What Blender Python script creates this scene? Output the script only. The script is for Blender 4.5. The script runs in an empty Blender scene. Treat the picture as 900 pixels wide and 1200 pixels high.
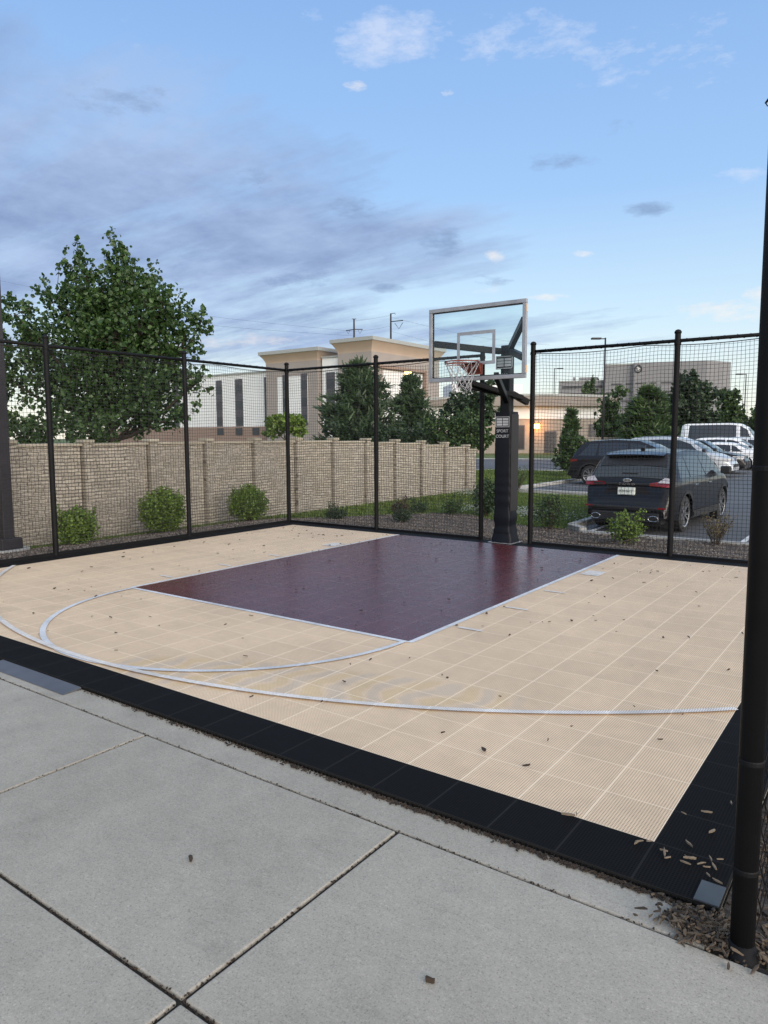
import bpy, math, random
from mathutils import Vector, Matrix, noise
random.seed(11)
R = math.radians
T = 0.3048                      # one court tile = 1 ft
sc = bpy.context.scene
COL = sc.collection
LOT = -0.25
FX = -29.35*T                   # left fence line
FY = 24.1*T                     # back fence line
RX = 1.33*T                     # right fence line

# ------------------------------------------------------------------ helpers
def tag(o, label=None, cat=None, group=None, kind=None):
    if label: o['label'] = label
    if cat: o['category'] = cat
    if group: o['group'] = group
    if kind: o['kind'] = kind
    return o

class MB:
    def __init__(s): s.v = []; s.f = []; s.m = []
    def add(s, vs, fs, mi=0):
        n = len(s.v); s.v.extend([tuple(v) for v in vs])
        for f in fs: s.f.append(tuple(i+n for i in f)); s.m.append(mi)
    def box(s, x0, x1, y0, y1, z0, z1, mi=0, M=None):
        vs = [(x0,y0,z0),(x1,y0,z0),(x1,y1,z0),(x0,y1,z0),(x0,y0,z1),(x1,y0,z1),(x1,y1,z1),(x0,y1,z1)]
        if M is not None: vs = [tuple(M @ Vector(v)) for v in vs]
        s.add(vs, [(0,3,2,1),(4,5,6,7),(0,1,5,4),(1,2,6,5),(2,3,7,6),(3,0,4,7)], mi); return s
    def tube(s, pts, r, n=8, mi=0, cap=True):
        pts = [Vector(p) for p in pts]; rr = r if isinstance(r, (list, tuple)) else [r]*len(pts)
        rings = []
        for i, p in enumerate(pts):
            d = (pts[min(i+1, len(pts)-1)] - pts[max(i-1, 0)])
            if d.length < 1e-9: d = Vector((0,0,1))
            d.normalize()
            a = d.cross(Vector((0,0,1)));
            if a.length < 0.05: a = d.cross(Vector((1,0,0)))
            a.normalize(); b = d.cross(a)
            rings.append([p + (a*math.cos(2*math.pi*k/n) + b*math.sin(2*math.pi*k/n))*rr[i] for k in range(n)])
        vs = [q for rg in rings for q in rg]; fs = []
        for i in range(len(pts)-1):
            for k in range(n):
                k2 = (k+1) % n
                fs.append((i*n+k, (i+1)*n+k, (i+1)*n+k2, i*n+k2))
        if cap:
            fs.append(tuple(range(n))); fs.append(tuple(range((len(pts)-1)*n, len(pts)*n))[::-1])
        s.add(vs, fs, mi); return s
    def grid(s, rows, mi=0, close=False):
        n = len(rows[0]); vs = [q for r_ in rows for q in r_]; fs = []
        for i in range(len(rows)-1):
            for k in range(n-1 if not close else n):
                k2 = (k+1) % n
                fs.append((i*n+k, i*n+k2, (i+1)*n+k2, (i+1)*n+k))
        s.add(vs, fs, mi); return s
    def build(s, name, mat=None, parent=None, smooth=False, mats=None, loc=None):
        me = bpy.data.meshes.new(name); me.from_pydata(s.v, [], s.f)
        for m in (mats or ([mat] if mat else [])): me.materials.append(m)
        if mats: me.polygons.foreach_set('material_index', s.m)
        if smooth:
            me.polygons.foreach_set('use_smooth', [True]*len(me.polygons))
        me.update()
        o = bpy.data.objects.new(name, me); COL.objects.link(o)
        if parent: o.parent = parent
        if loc: o.location = loc
        return o

def empty(name, loc=(0,0,0), rz=0, label=None, cat=None, group=None):
    o = bpy.data.objects.new(name, None); COL.objects.link(o)
    o.location = loc; o.rotation_euler = (0,0,rz)
    return tag(o, label, cat, group)

def bevel(o, w=0.01, seg=2):
    m = o.modifiers.new('bev', 'BEVEL'); m.width = w; m.segments = seg; m.limit_method = 'ANGLE'; m.angle_limit = R(40)
    return o

def copy_tree(o, parent=None):
    c = o.copy(); COL.objects.link(c)
    if parent: c.parent = parent
    for ch in list(o.children): copy_tree(ch, c)
    return c

# ------------------------------------------------------------------ materials
def nt(name):
    m = bpy.data.materials.new(name); m.use_nodes = True
    t = m.node_tree; b = t.nodes['Principled BSDF']
    return m, t, b
def N(t, ty, **kw):
    n = t.nodes.new(ty)
    for k, v in kw.items():
        if k.startswith('i_'):
            n.inputs[k[2:].replace('_', ' ')].default_value = v
        else: setattr(n, k, v)
    return n
def L(t, a, b): t.links.new(a, b)
def col(c): return (c[0], c[1], c[2], 1)
def math_(t, op, a, b=None, c=None):
    n = t.nodes.new('ShaderNodeMath'); n.operation = op
    for i, x in enumerate((a, b, c)):
        if x is None: continue
        if isinstance(x, (int, float)): n.inputs[i].default_value = x
        else: t.links.new(x, n.inputs[i])
    return n.outputs[0]
def mixc(t, f, a, b, mode='MIX'):
    n = t.nodes.new('ShaderNodeMix'); n.data_type = 'RGBA'; n.blend_type = mode
    for i, x in ((0, f), (6, a), (7, b)):
        if isinstance(x, (int, float)): n.inputs[i].default_value = x
        elif isinstance(x, tuple): n.inputs[i].default_value = col(x)
        else: t.links.new(x, n.inputs[i])
    return n.outputs[2]
def ramp(t, fac, stops):
    n = t.nodes.new('ShaderNodeValToRGB'); e = n.color_ramp.elements
    while len(e) < len(stops): e.new(0.5)
    for i, (p, c) in enumerate(stops):
        e[i].position = p; e[i].color = col(c) if isinstance(c, tuple) else (c, c, c, 1)
    t.links.new(fac, n.inputs[0]); return n.outputs[0]
def wpos(t): return t.nodes.new('ShaderNodeNewGeometry').outputs['Position']
def noise_(t, vec, scale, detail=4, rough=.55):
    n = N(t, 'ShaderNodeTexNoise'); n.inputs['Scale'].default_value = scale
    n.inputs['Detail'].default_value = detail; n.inputs['Roughness'].default_value = rough
    if vec is not None: t.links.new(vec, n.inputs['Vector'])
    return n.outputs['Fac']
def bump(t, b, h, strength=.4, dist=.01):
    n = t.nodes.new('ShaderNodeBump'); n.inputs['Strength'].default_value = strength; n.inputs['Distance'].default_value = dist
    t.links.new(h, n.inputs['Height']); t.links.new(n.outputs[0], b.inputs['Normal'])

def plain(name, c, rough=.5, metal=0., var=.15, scale=6., spec=None, bmp=0., coat=0.):
    m, t, b = nt(name)
    tc = t.nodes.new('ShaderNodeTexCoord').outputs['Object']
    f = noise_(t, tc, scale, 5)
    a = tuple(x*(1-var) for x in c); d = tuple(min(1, x*(1+var)) for x in c)
    L(t, ramp(t, f, [(.3, a), (.7, d)]), b.inputs['Base Color'])
    b.inputs['Roughness'].default_value = rough; b.inputs['Metallic'].default_value = metal
    if spec is not None: b.inputs['Specular IOR Level'].default_value = spec
    if coat: b.inputs['Coat Weight'].default_value = coat; b.inputs['Coat Roughness'].default_value = .04
    if bmp: bump(t, b, noise_(t, tc, scale*12, 4), bmp, .004)
    return m

def leafmat(name, dark, light, trans=.25, rough=.5):
    m, t, b = nt(name)
    g = t.nodes.new('ShaderNodeNewGeometry')
    r_ = g.outputs['Random Per Island']
    c = ramp(t, r_, [(0., dark), (.75, light), (1., tuple(min(1, x*1.35) for x in light))])
    f = noise_(t, g.outputs['Position'], 1.3, 3)
    c2 = mixc(t, math_(t, 'MULTIPLY', f, .5), c, tuple(x*.6 for x in dark))
    L(t, c2, b.inputs['Base Color']); b.inputs['Roughness'].default_value = rough
    tr = t.nodes.new('ShaderNodeBsdfTranslucent'); L(t, c2, tr.inputs['Color'])
    mx = t.nodes.new('ShaderNodeMixShader'); mx.inputs[0].default_value = trans
    L(t, b.outputs[0], mx.inputs[1]); L(t, tr.outputs[0], mx.inputs[2])
    L(t, mx.outputs[0], t.nodes['Material Output'].inputs['Surface'])
    return m

HOLE = 24.0
def tilemat(name, base, seam, hole, holer=.33, rough=.42, chalk=False, wear=.27, seamw=.016, holes=True, spec=.4):
    """Perforated interlocking sport tile, one foot square, in world coordinates."""
    m, t, b = nt(name)
    P = wpos(t); s = N(t, 'ShaderNodeSeparateXYZ'); L(t, P, s.inputs[0])
    u = math_(t, 'DIVIDE', s.outputs[0], T); v = math_(t, 'DIVIDE', s.outputs[1], T)
    def edge(q, w):
        fr = math_(t, 'FRACT', math_(t, 'ADD', q, 100.0))
        d = math_(t, 'MINIMUM', fr, math_(t, 'SUBTRACT', 1.0, fr))
        return math_(t, 'LESS_THAN', d, w)
    seamu = edge(u, seamw); seamv = edge(v, seamw*.85)
    seam_ = math_(t, 'MAXIMUM', seamu, math_(t, 'MULTIPLY', seamv, .9))
    hu = math_(t, 'SUBTRACT', math_(t, 'FRACT', math_(t, 'ADD', math_(t, 'MULTIPLY', u, HOLE), 4800.)), .5)
    hv = math_(t, 'SUBTRACT', math_(t, 'FRACT', math_(t, 'ADD', math_(t, 'MULTIPLY', v, HOLE), 4800.)), .5)
    d2 = math_(t, 'SQRT', math_(t, 'ADD', math_(t, 'MULTIPLY', hu, hu), math_(t, 'MULTIPLY', hv, hv)))
    hm = math_(t, 'LESS_THAN', d2, holer)
    hm = math_(t, 'MULTIPLY', hm, math_(t, 'SUBTRACT', 1.0, seam_))
    # slow wear and per-tile tone
    fl = N(t, 'ShaderNodeCombineXYZ'); L(t, math_(t, 'FLOOR', u), fl.inputs[0]); L(t, math_(t, 'FLOOR', v), fl.inputs[1])
    wn = t.nodes.new('ShaderNodeTexWhiteNoise'); L(t, fl.outputs[0], wn.inputs['Vector'])
    n1 = noise_(t, P, .9, 6, .65); n2 = noise_(t, P, 7., 5, .7)
    tone = math_(t, 'ADD', math_(t, 'MULTIPLY', math_(t, 'SUBTRACT', n1, .5), wear*2.2), math_(t, 'MULTIPLY', math_(t, 'SUBTRACT', wn.outputs[0], .5), wear*.35))
    tone = math_(t, 'ADD', tone, math_(t, 'MULTIPLY', math_(t, 'SUBTRACT', n2, .5), wear*1.2))
    sm = N(t, 'ShaderNodeMapping'); sm.inputs['Rotation'].default_value = (0,0,R(35)); sm.inputs['Scale'].default_value = (9.,1.6,1.); L(t, P, sm.inputs[0])
    n3 = noise_(t, sm.outputs[0], 1.1, 6, .75)
    scuff = ramp(t, n3, [(.60, 0.), (.74, .16)])
    tone = math_(t, 'SUBTRACT', tone, scuff)
    hsv = t.nodes.new('ShaderNodeHueSaturation'); L(t, math_(t, 'ADD', tone, 1.0), hsv.inputs['Value'])
    basec = base
    if chalk:
        mp = N(t, 'ShaderNodeMapping'); mp.inputs['Scale'].default_value = (1.0, 1.7, 1); L(t, P, mp.inputs[0])
        w = t.nodes.new('ShaderNodeTexWave'); w.inputs['Scale'].default_value = 1.15; w.inputs['Distortion'].default_value = 6.5; w.inputs['Detail'].default_value = 3.
        w.inputs['Detail Scale'].default_value = 1.1; L(t, mp.outputs[0], w.inputs['Vector'])
        # elongated patch of faded chalk near the front edge
        ex = math_(t, 'DIVIDE', math_(t, 'ADD', s.outputs[0], 2.55), 1.55)
        ey = math_(t, 'DIVIDE', math_(t, 'SUBTRACT', s.outputs[1], math_(t, 'ADD', math_(t, 'MULTIPLY', s.outputs[0], .33), 1.42)), .36)
        rr = math_(t, 'ADD', math_(t, 'POWER', math_(t, 'ABSOLUTE', ex), 3.), math_(t, 'POWER', math_(t, 'ABSOLUTE', ey), 3.))
        mask = math_(t, 'MAXIMUM', math_(t, 'SUBTRACT', 1.0, rr), 0.)
        mask = math_(t, 'MINIMUM', math_(t, 'MULTIPLY', mask, 2.), 1.0)
        yel = math_(t, 'MULTIPLY', mask, math_(t, 'MULTIPLY', ramp(t, w.outputs['Fac'], [(.56, 0.), (.8, 1.)]), .30))
        blu = math_(t, 'MULTIPLY', mask, math_(t, 'MULTIPLY', ramp(t, w.outputs['Fac'], [(.1, 1.), (.42, 0.)]), .28))
        basec = mixc(t, yel, base, (.56, .40, .13)); basec = mixc(t, blu, basec, (.33, .35, .36))
    L(t, basec, hsv.inputs['Color']) if not isinstance(basec, tuple) else setattr(hsv.inputs['Color'], 'default_value', col(basec))
    c = mixc(t, math_(t, 'MULTIPLY', seam_, .75), hsv.outputs[0], seam)
    if holes: c = mixc(t, hm, c, hole)
    L(t, c, b.inputs['Base Color'])
    rg = math_(t, 'ADD', math_(t, 'MULTIPLY', n2, .22), rough-.1)
    L(t, rg, b.inputs['Roughness'])
    b.inputs['Specular IOR Level'].default_value = spec
    h = math_(t, 'SUBTRACT', math_(t, 'MULTIPLY', n1, .12), hm if holes else 0.)
    bump(t, b, h, .15, .003)
    return m

M = {}
M['tan'] = tilemat('tan_tile', (.74,.555,.375), (.88,.71,.52), (.29,.215,.155), holer=.285, rough=.6, spec=.25, chalk=True)
M['maroon'] = tilemat('maroon_tile', (.115,.024,.026), (.18,.062,.064), (.02,.006,.009), rough=.27, wear=.35, spec=.5)
M['black_tile'] = tilemat('black_tile', (.010,.0095,.0090), (.024,.023,.022), (.003,.003,.004), holer=.34, rough=.65, wear=.3, spec=.06)
M['line_faded'] = tilemat('line_paint_faded', (.70,.67,.64), (.80,.76,.71), (.28,.23,.19), holer=.29, rough=.6, wear=.6)
M['line'] = tilemat('line_paint', (.66,.68,.71), (.72,.73,.75), (.26,.25,.25), holer=.28, rough=.6, wear=.5)
M['ramp'] = plain('grey_edge_plastic', (.085,.09,.105), .45, bmp=.2)
M['frame_black'] = plain('black_powder_coat', (.005,.005,.006), .6, bmp=.1, var=.3, spec=.18)
M['steel_black'] = plain('black_steel', (.005,.0055,.007), .45, bmp=.05, spec=.22)
M['net_black'] = plain('black_net_twine', (.010,.010,.012), .8)
M['silver'] = plain('brushed_aluminium', (.34,.34,.36), .38, metal=.55, bmp=.1)
M['pad'] = plain('black_pad_vinyl', (.004,.005,.009), .5, bmp=.15, spec=.22)
M['pad_side'] = plain('worn_pad_vinyl', (.022,.02,.021), .6, bmp=.4, scale=3)
M['white_ink'] = plain('white_print', (.40,.41,.44), .6)
M['rim'] = plain('orange_rim_paint', (.20,.052,.038), .45, var=.25)
M['cord'] = plain('white_cord', (.36,.36,.38), .8)
M['cord_dark'] = plain('dark_cord', (.03,.035,.05), .8)
M['pole_grey'] = plain('dark_bronze_paint', (.022,.021,.026), .5, bmp=.15, spec=.3)
M['glass_dark'] = plain('tinted_glass', (.012,.014,.018), .06, spec=.9, var=.05)
M['tyre'] = plain('rubber', (.018,.018,.019), .75)
M['rimal'] = plain('alloy', (.30,.31,.33), .28, metal=.8)
M['plastic_black'] = plain('black_plastic', (.014,.014,.016), .5)
M['tail'] = plain('red_lens', (.20,.010,.012), .12, coat=.6)
M['tail_clear'] = plain('clear_lens', (.38,.35,.37), .1, coat=.6)
M['head'] = plain('clear_headlight', (.55,.56,.58), .08, coat=.8)
M['chrome'] = plain('chrome', (.62,.63,.66), .12, metal=1.)
M['plate'] = plain('plate_white', (.62,.66,.62), .5)
M['ink'] = plain('dark_ink', (.03,.05,.05), .6)
M['limb'] = plain('bark', (.055,.043,.033), .9, bmp=.6, scale=9)
M['leaf_big'] = leafmat('leaf_tulip', (.026,.062,.018), (.078,.145,.04), .32, .42)
M['leaf_mid'] = leafmat('leaf_mid', (.03,.062,.02), (.075,.135,.036), .25)
M['leaf_dark'] = leafmat('leaf_dark', (.02,.042,.02), (.05,.088,.036), .2)
M['leaf_shrub'] = leafmat('leaf_shrub', (.07,.13,.02), (.19,.28,.05), .25)
M['leaf_conifer'] = leafmat('leaf_conifer', (.024,.05,.022), (.062,.105,.044), .15, .6)
M['leaf_red'] = leafmat('leaf_red', (.05,.028,.022), (.09,.055,.035), .2)
M['leaf_dry'] = leafmat('leaf_dry', (.10,.075,.035), (.19,.15,.07), .2)
M['grassblade'] = leafmat('grass_blade', (.075,.12,.025), (.17,.235,.055), .3)
M['petal'] = leafmat('petal', (.38,.40,.36), (.58,.60,.55), .3)
M['chip'] = leafmat('wood_chip', (.028,.020,.014), (.15,.112,.078), .0, .85)
M['chip_pale'] = leafmat('wood_chip_pale', (.10,.075,.05), (.27,.21,.15), .0, .85)
M['stone'] = leafmat('bed_chip', (.035,.028,.023), (.23,.195,.17), .0, .85)
M['litter'] = leafmat('litter', (.022,.015,.011), (.065,.042,.026), .1, .8)

def concrete():
    m, t, b = nt('brushed_concrete'); P = wpos(t)
    n1 = noise_(t, P, .55, 7, .62); n2 = noise_(t, P, 55, 6, .75); n3 = noise_(t, P, 150, 3, .8)
    mp = N(t, 'ShaderNodeMapping'); mp.inputs['Scale'].default_value = (6, 130, 1); L(t, P, mp.inputs[0]); n4 = noise_(t, mp.outputs[0], 1., 3, .6)
    f = math_(t, 'ADD', math_(t, 'MULTIPLY', n1, .50), math_(t, 'ADD', math_(t, 'MULTIPLY', n2, .30), math_(t, 'MULTIPLY', n4, .12)))
    c = ramp(t, f, [(.33, (.275,.252,.212)), (.62, (.43,.395,.338))])
    sp = ramp(t, n3, [(.30, .45), (.44, .97), (.58, 1.), (.72, 1.45)])
    c = mixc(t, 1.0, c, sp, 'MULTIPLY')
    n5 = noise_(t, P, 2.3, 5, .7)
    st = ramp(t, math_(t, 'ADD', math_(t, 'MULTIPLY', n5, .7), math_(t, 'MULTIPLY', noise_(t, P, 12., 6, .8), .3)), [(.36, 1.10), (.48, 1.), (.58, .92), (.68, .76)])
    c = mixc(t, 1.0, c, st, 'MULTIPLY')
    L(t, c, b.inputs['Base Color']); b.inputs['Roughness'].default_value = .8
    bump(t, b, math_(t, 'ADD', n2, math_(t, 'MULTIPLY', n3, .6)), .35, .004)
    return m
M['concrete'] = concrete()
M['kerb'] = plain('kerb_concrete', (.34,.34,.33), .85, bmp=.4, scale=3)

def asphalt():
    m, t, b = nt('asphalt'); P = wpos(t)
    f = math_(t, 'ADD', math_(t, 'MULTIPLY', noise_(t, P, .25, 5), .6), math_(t, 'MULTIPLY', noise_(t, P, 40, 4, .8), .4))
    L(t, ramp(t, f, [(.3, (.055,.057,.062)), (.7, (.11,.113,.12))]), b.inputs['Base Color'])
    b.inputs['Roughness'].default_value = .72; bump(t, b, noise_(t, P, 60, 4, .8), .4, .01); return m
M['asphalt'] = asphalt()

def soil(name, a, c, d, sc_=18, bs=.8):
    m, t, b = nt(name); P = wpos(t)
    f = math_(t, 'ADD', math_(t, 'MULTIPLY', noise_(t, P, sc_, 6, .8), .75), math_(t, 'MULTIPLY', noise_(t, P, .5, 3), .25))
    L(t, ramp(t, f, [(.35, a), (.5, c), (.66, d)]), b.inputs['Base Color'])
    b.inputs['Roughness'].default_value = .9; bump(t, b, f, bs, .03); return m
M['mulch'] = soil('mulch', (.022,.017,.014), (.07,.056,.046), (.17,.145,.125), 22)
M['turf'] = soil('turf', (.035,.058,.016), (.075,.115,.028), (.12,.165,.045), 9, .5)

def wallstone():
    m, t, b = nt('precast_stone')
    s = N(t, 'ShaderNodeSeparateXYZ'); P = wpos(t); L(t, P, s.inputs[0])
    c = N(t, 'ShaderNodeCombineXYZ'); L(t, s.outputs[1], c.inputs[0]); L(t, s.outputs[2], c.inputs[1])
    nz = noise_(t, P, 7., 4); c2 = N(t, 'ShaderNodeVectorMath'); c2.operation = 'ADD'; L(t, c.outputs[0], c2.inputs[0])
    k = N(t, 'ShaderNodeCombineXYZ'); L(t, math_(t, 'MULTIPLY', nz, .055), k.inputs[1]); L(t, math_(t, 'MULTIPLY', nz, .12), k.inputs[0]); L(t, k.outputs[0], c2.inputs[1])
    br = t.nodes.new('ShaderNodeTexBrick'); br.offset = .37; br.squash = .7; br.squash_frequency = 3
    br.inputs['Scale'].default_value = 1.; br.inputs['Brick Width'].default_value = .21; br.inputs['Row Height'].default_value = .062
    br.inputs['Mortar Size'].default_value = .008; br.inputs['Mortar Smooth'].default_value = .3; br.inputs['Bias'].default_value = 0.
    br.inputs['Color1'].default_value = (.52,.465,.385,1); br.inputs['Color2'].default_value = (.36,.32,.26,1); br.inputs['Mortar'].default_value = (.19,.17,.14,1)
    L(t, c2.outputs[0], br.inputs['Vector'])
    n2 = noise_(t, P, 24, 5, .7); cc = mixc(t, .6, br.outputs['Color'], ramp(t, n2, [(.3, (.45,.45,.45)), (.7, (1.,1.,1.))]), 'MULTIPLY')
    L(t, cc, b.inputs['Base Color']); b.inputs['Roughness'].default_value = .9
    bump(t, b, math_(t, 'SUBTRACT', n2, math_(t, 'MULTIPLY', br.outputs['Fac'], 1.2)), .7, .015); return m
M['wallstone'] = wallstone()
M['wallcap'] = plain('wall_cap', (.36,.32,.25), .9, bmp=.7, scale=4)
M['stucco_white'] = plain('stucco_white', (.72,.72,.72), .9, var=.06, scale=.3)
M['stucco_grey'] = plain('stucco_taupe', (.30,.265,.245), .9, var=.06, scale=.3)
M['stucco_brown'] = plain('stucco_brown', (.26,.185,.15), .9, var=.06, scale=.3)
M['cornice'] = plain('cornice_peach', (.42,.32,.25), .8, var=.06, scale=.3)
M['cornice_top'] = plain('cornice_cap', (.32,.33,.32), .7)
M['win_dark'] = plain('window_dark', (.035,.037,.045), .25, spec=.6, scale=1.)
M['win_mid'] = plain('window_mid', (.075,.07,.08), .4, scale=1.)
M['hosp'] = plain('hospital_concrete', (.22,.215,.225), .9, var=.08, scale=.1)
M['hosp_dark'] = plain('hospital_window', (.05,.05,.06), .4)
def bricktan():
    m, t, b = nt('tan_brick'); P = wpos(t)
    f = noise_(t, P, 2.5, 6, .8)
    L(t, ramp(t, f, [(.3, (.26,.225,.195)), (.7, (.37,.325,.28))]), b.inputs['Base Color']); b.inputs['Roughness'].default_value = .9; return m
M['bricktan'] = bricktan()
def emis(name, c, s):
    m, t, b = nt(name); b.inputs['Base Color'].default_value = col(c)
    b.inputs['Emission Color'].default_value = col(c); b.inputs['Emission Strength'].default_value = s; return m
M['lamp'] = emis('lamp_orange', (1.,.36,.08), 22)

def boardglass():
    m, t, b = nt('backboard_glass')
    b.inputs['Base Color'].default_value = (.93,.97,.96,1); b.inputs['Roughness'].default_value = .02
    b.inputs['Transmission Weight'].default_value = 1.; b.inputs['IOR'].default_value = 1.05
    tr = t.nodes.new('ShaderNodeBsdfTransparent'); tr.inputs[0].default_value = (.93,.965,.96,1)
    gl = t.nodes.new('ShaderNodeBsdfGlossy'); gl.inputs['Roughness'].default_value = .03
    fr = t.nodes.new('ShaderNodeFresnel'); fr.inputs[0].default_value = 1.4
    mx = t.nodes.new('ShaderNodeMixShader'); L(t, math_(t, 'MULTIPLY', fr.outputs[0], .8), mx.inputs[0]); L(t, tr.outputs[0], mx.inputs[1]); L(t, gl.outputs[0], mx.inputs[2])
    L(t, mx.outputs[0], t.nodes['Material Output'].inputs['Surface']); t.nodes.remove(b); return m
M['boardglass'] = boardglass()

# ------------------------------------------------------------------ terrain
def tz(x, y):
    """ground height outside the court slab"""
    dx = max(FX-.15 - x, 0, x - (RX-.1)) if y > -1 else max(x - RX - .2, 0)*0
    if y <= -1: dx = max(FX-.15-x, 0)
    dy = max(y - (FY+.12), 0)
    d = math.hypot(dx, dy)
    s = min(d/2.6, 1.0); s = s*s*(3-2*s)
    inside = (FX-.15 < x < RX-.1 and -.55 < y < FY+.12) or (y <= -.5 and x > FX-.15)
    if inside: return -.22
    sx = min(max((x+7.5)/2.2, 0), 1); lz = LOT - .12*math.exp(-((y-12.5)/5.5)**2)*sx*(y > 6)
    z = -.055 + (lz+.055)*s
    if d > 60: z -= (d-60)*.002
    return z
def sheet(name, xs, ys, mat, dz=0., test=None, kind='structure', rough=0.):
    mb = MB(); idx = {}
    for j, y in enumerate(ys):
        for i, x in enumerate(xs):
            idx[i, j] = len(mb.v)
            mb.v.append((x, y, tz(x, y) + dz + (noise.noise(Vector((x*1.7, y*1.7, 3.)))*rough if rough else 0)))
    for j in range(len(ys)-1):
        for i in range(len(xs)-1):
            cx = (xs[i]+xs[i+1])/2; cy = (ys[j]+ys[j+1])/2
            if test is None or test(cx, cy):
                mb.f.append((idx[i,j], idx[i+1,j], idx[i+1,j+1], idx[i,j+1])); mb.m.append(0)
    o = mb.build(name, mat, smooth=True); tag(o, kind=kind); return o
def span(a, b, st):
    n = max(1, round((b-a)/st)); return [a+(b-a)*k/n for k in range(n+1)]
gx = [-1500,-700,-300,-150,-80,-50,-35,-25,-20] + span(-16, 4, .35) + [6,9,14,22,40,80,200,600,1500]
gy = [-300,-100,-40,-15,-8] + span(-4, 22, .35) + [24,28,34,42,55,75,110,180,300,600,1500]
sheet('ground', gx, gy, M['turf'])

EDGE = lambda x: 12.0 if x < -5.0 else 11.45     # far edge of the mulch bed
def in_bed(x, y):
    if x < -11.2: return False
    if y >= FY+.1: return y < (12.0 + .35*math.sin(x*1.3) - (max(0, -8.2-x)*1.05) if x < -4.9 else 11.5) and x < 9
    if x < FX-.14: return x > -10.75 - .0*y and y > -6
    if x > RX-.098: return y > -.55
    return False
sheet('mulch_bed', sorted(span(-11.2, 9, .2)+[RX-.096]), span(-6, 12.4, .2), M['mulch'], .02, in_bed, rough=.02)
tag(bpy.data.objects['mulch_bed'], kind='structure')

# parking lot and access road
def in_lot(x, y): return (x > -5.05 and y > 11.6) or (x > -10.2 and y > 19.3)
lx = [-10.2,-8,-6.5,-5.05,-3,0,3,6,10,20,40,80]; ly = [11.6,12.3,13,14,15,16,17,18,19.3,22,26,31,37,44,52,62,75]
sheet('parking_lot', lx, ly, M['asphalt'], .010, in_lot)
mb = MB(); mb.grid([[(-11,34,LOT+.012),(-10.2,34,LOT+.012)],[(-11,40,LOT+.012),(-10.2,40,LOT+.012)]])
mb = MB()
mb.add([(-40,24,LOT+.012),(-15.4,33.5,LOT+.012),(-10.1,36,LOT+.012),(-10.1,47,LOT+.012),(-15,50,LOT+.012),(-22.5,50.5,LOT+.012),(-60,36,LOT+.012)], [(0,1,2,3,4,5,6)])
tag(mb.build('access_road', M['asphalt']), kind='structure')
# kerbs
def kerb(name, pts, w=.16, h=.13, dz=0.):
    mb = MB()
    for a, b in zip(pts[:-1], pts[1:]):
        d = Vector(b)-Vector(a); n = Vector((-d.y, d.x)).normalized()*w/2
        a2, b2 = Vector(a), Vector(b)
        q = [a2-n, b2-n, b2+n, a2+n]
        mb.add([(p.x,p.y,tz(p.x,p.y)-.03+dz) for p in q]+[(p.x,p.y,tz(p.x,p.y)+h+dz) for p in q], [(4,5,6,7),(0,1,5,4),(1,2,6,5),(2,3,7,6),(3,0,4,7)])
    return tag(bevel(mb.build(name, M['kerb']), .02), kind='structure')
kerb('kerb', [(9,11.55),(2,11.55),(-1,11.55),(-4.6,11.55)], h=.06)
kerb('kerb', [(-4.6,11.55),(-5.05,12.0),(-5.1,14.5),(-5.12,17),(-5.12,19.0),(-5.5,19.3),(-9.7,19.3),(-10.25,19.9),(-10.25,36)])
kerb('kerb', [(-10.25,47),(-10.25,75)])
kerb('kerb', [(-40,23.9),(-15.4,33.4),(-10.4,35.9)], .18, .05)
kerb('kerb', [(-60,36.3),(-22.5,50.8),(-14,50.5),(-10.3,47.3)], .18, .06)
# stall lines
mb = MB()
for x in (-5.0+.45, -1.65, 1.2, 4.0):
    mb.add([(x-.05,11.7,tz(x,11.7)+.016),(x+.05,11.7,tz(x,11.7)+.016),(x+.05,16.6,tz(x,16.6)+.03),(x-.05,16.6,tz(x,16.6)+.03)], [(0,1,2,3)])
for k in range(10):
    y = 22.6+k*2.9
    mb.add([(-10,y,LOT+.016),(-5.0,y,LOT+.016),(-5.0,y+.1,LOT+.016),(-10,y+.1,LOT+.016)], [(0,1,2,3)])
tag(mb.build('parking_lines', plain('stall_paint', (.55,.55,.55), .7)), kind='structure')

# sidewalk slabs: each panel between joints is a bevelled block of one pavement
mb = MB(); jx = [-i*T for i in (42.6,36.9,31.2,25.5,20.05,14.35,8.7,3.02,-2.68,-8.4,-14)]; jy = [-14.0*T, -9.2*T, -5.46*T, -1.70*T]; g = .0085
for a, b in zip(jx[:-1], jx[1:]):
    for c, d in zip(jy[:-1], jy[1:]): mb.box(a+g, b-g, c+g, d-g, -.2, -.018)
bevel(mb.build('sidewalk', M['concrete']), .006, 2); tag(bpy.data.objects['sidewalk'], kind='structure')
mb = MB(); mb.box(FX-.1, .99*T, -1.70*T+g, FY+.08, -.2, -.022)
tag(bevel(mb.build('court_slab', M['concrete']), .006, 2), kind='structure')
# dirt in the joints
mb = MB()
mb.box(-13, 4.2, -4.3, -1.70*T+.03, -.2, -.031)
tag(mb.build('joint_dirt', plain('joint_dirt', (.018,.015,.012), .95, var=.5, scale=30)), kind='structure')

# ------------------------------------------------------------------ court
def flat(name, polys, mat, z):
    mb = MB()
    for p in polys: mb.add([(x, y, z) for x, y in p], [tuple(range(len(p)))])
    return tag(mb.build(name, mat), kind='structure')
def rect(i0, i1, j0, j1): return [(-i1*T, j0*T), (-i0*T, j0*T), (-i0*T, j1*T), (-i1*T, j1*T)]
flat('court_surface', [rect(0,8,0,23), rect(20,28,0,23), rect(8,20,0,6)], M['tan'], 0.)
flat('key_area', [rect(8,20,6,23)], M['maroon'], .0)
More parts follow.
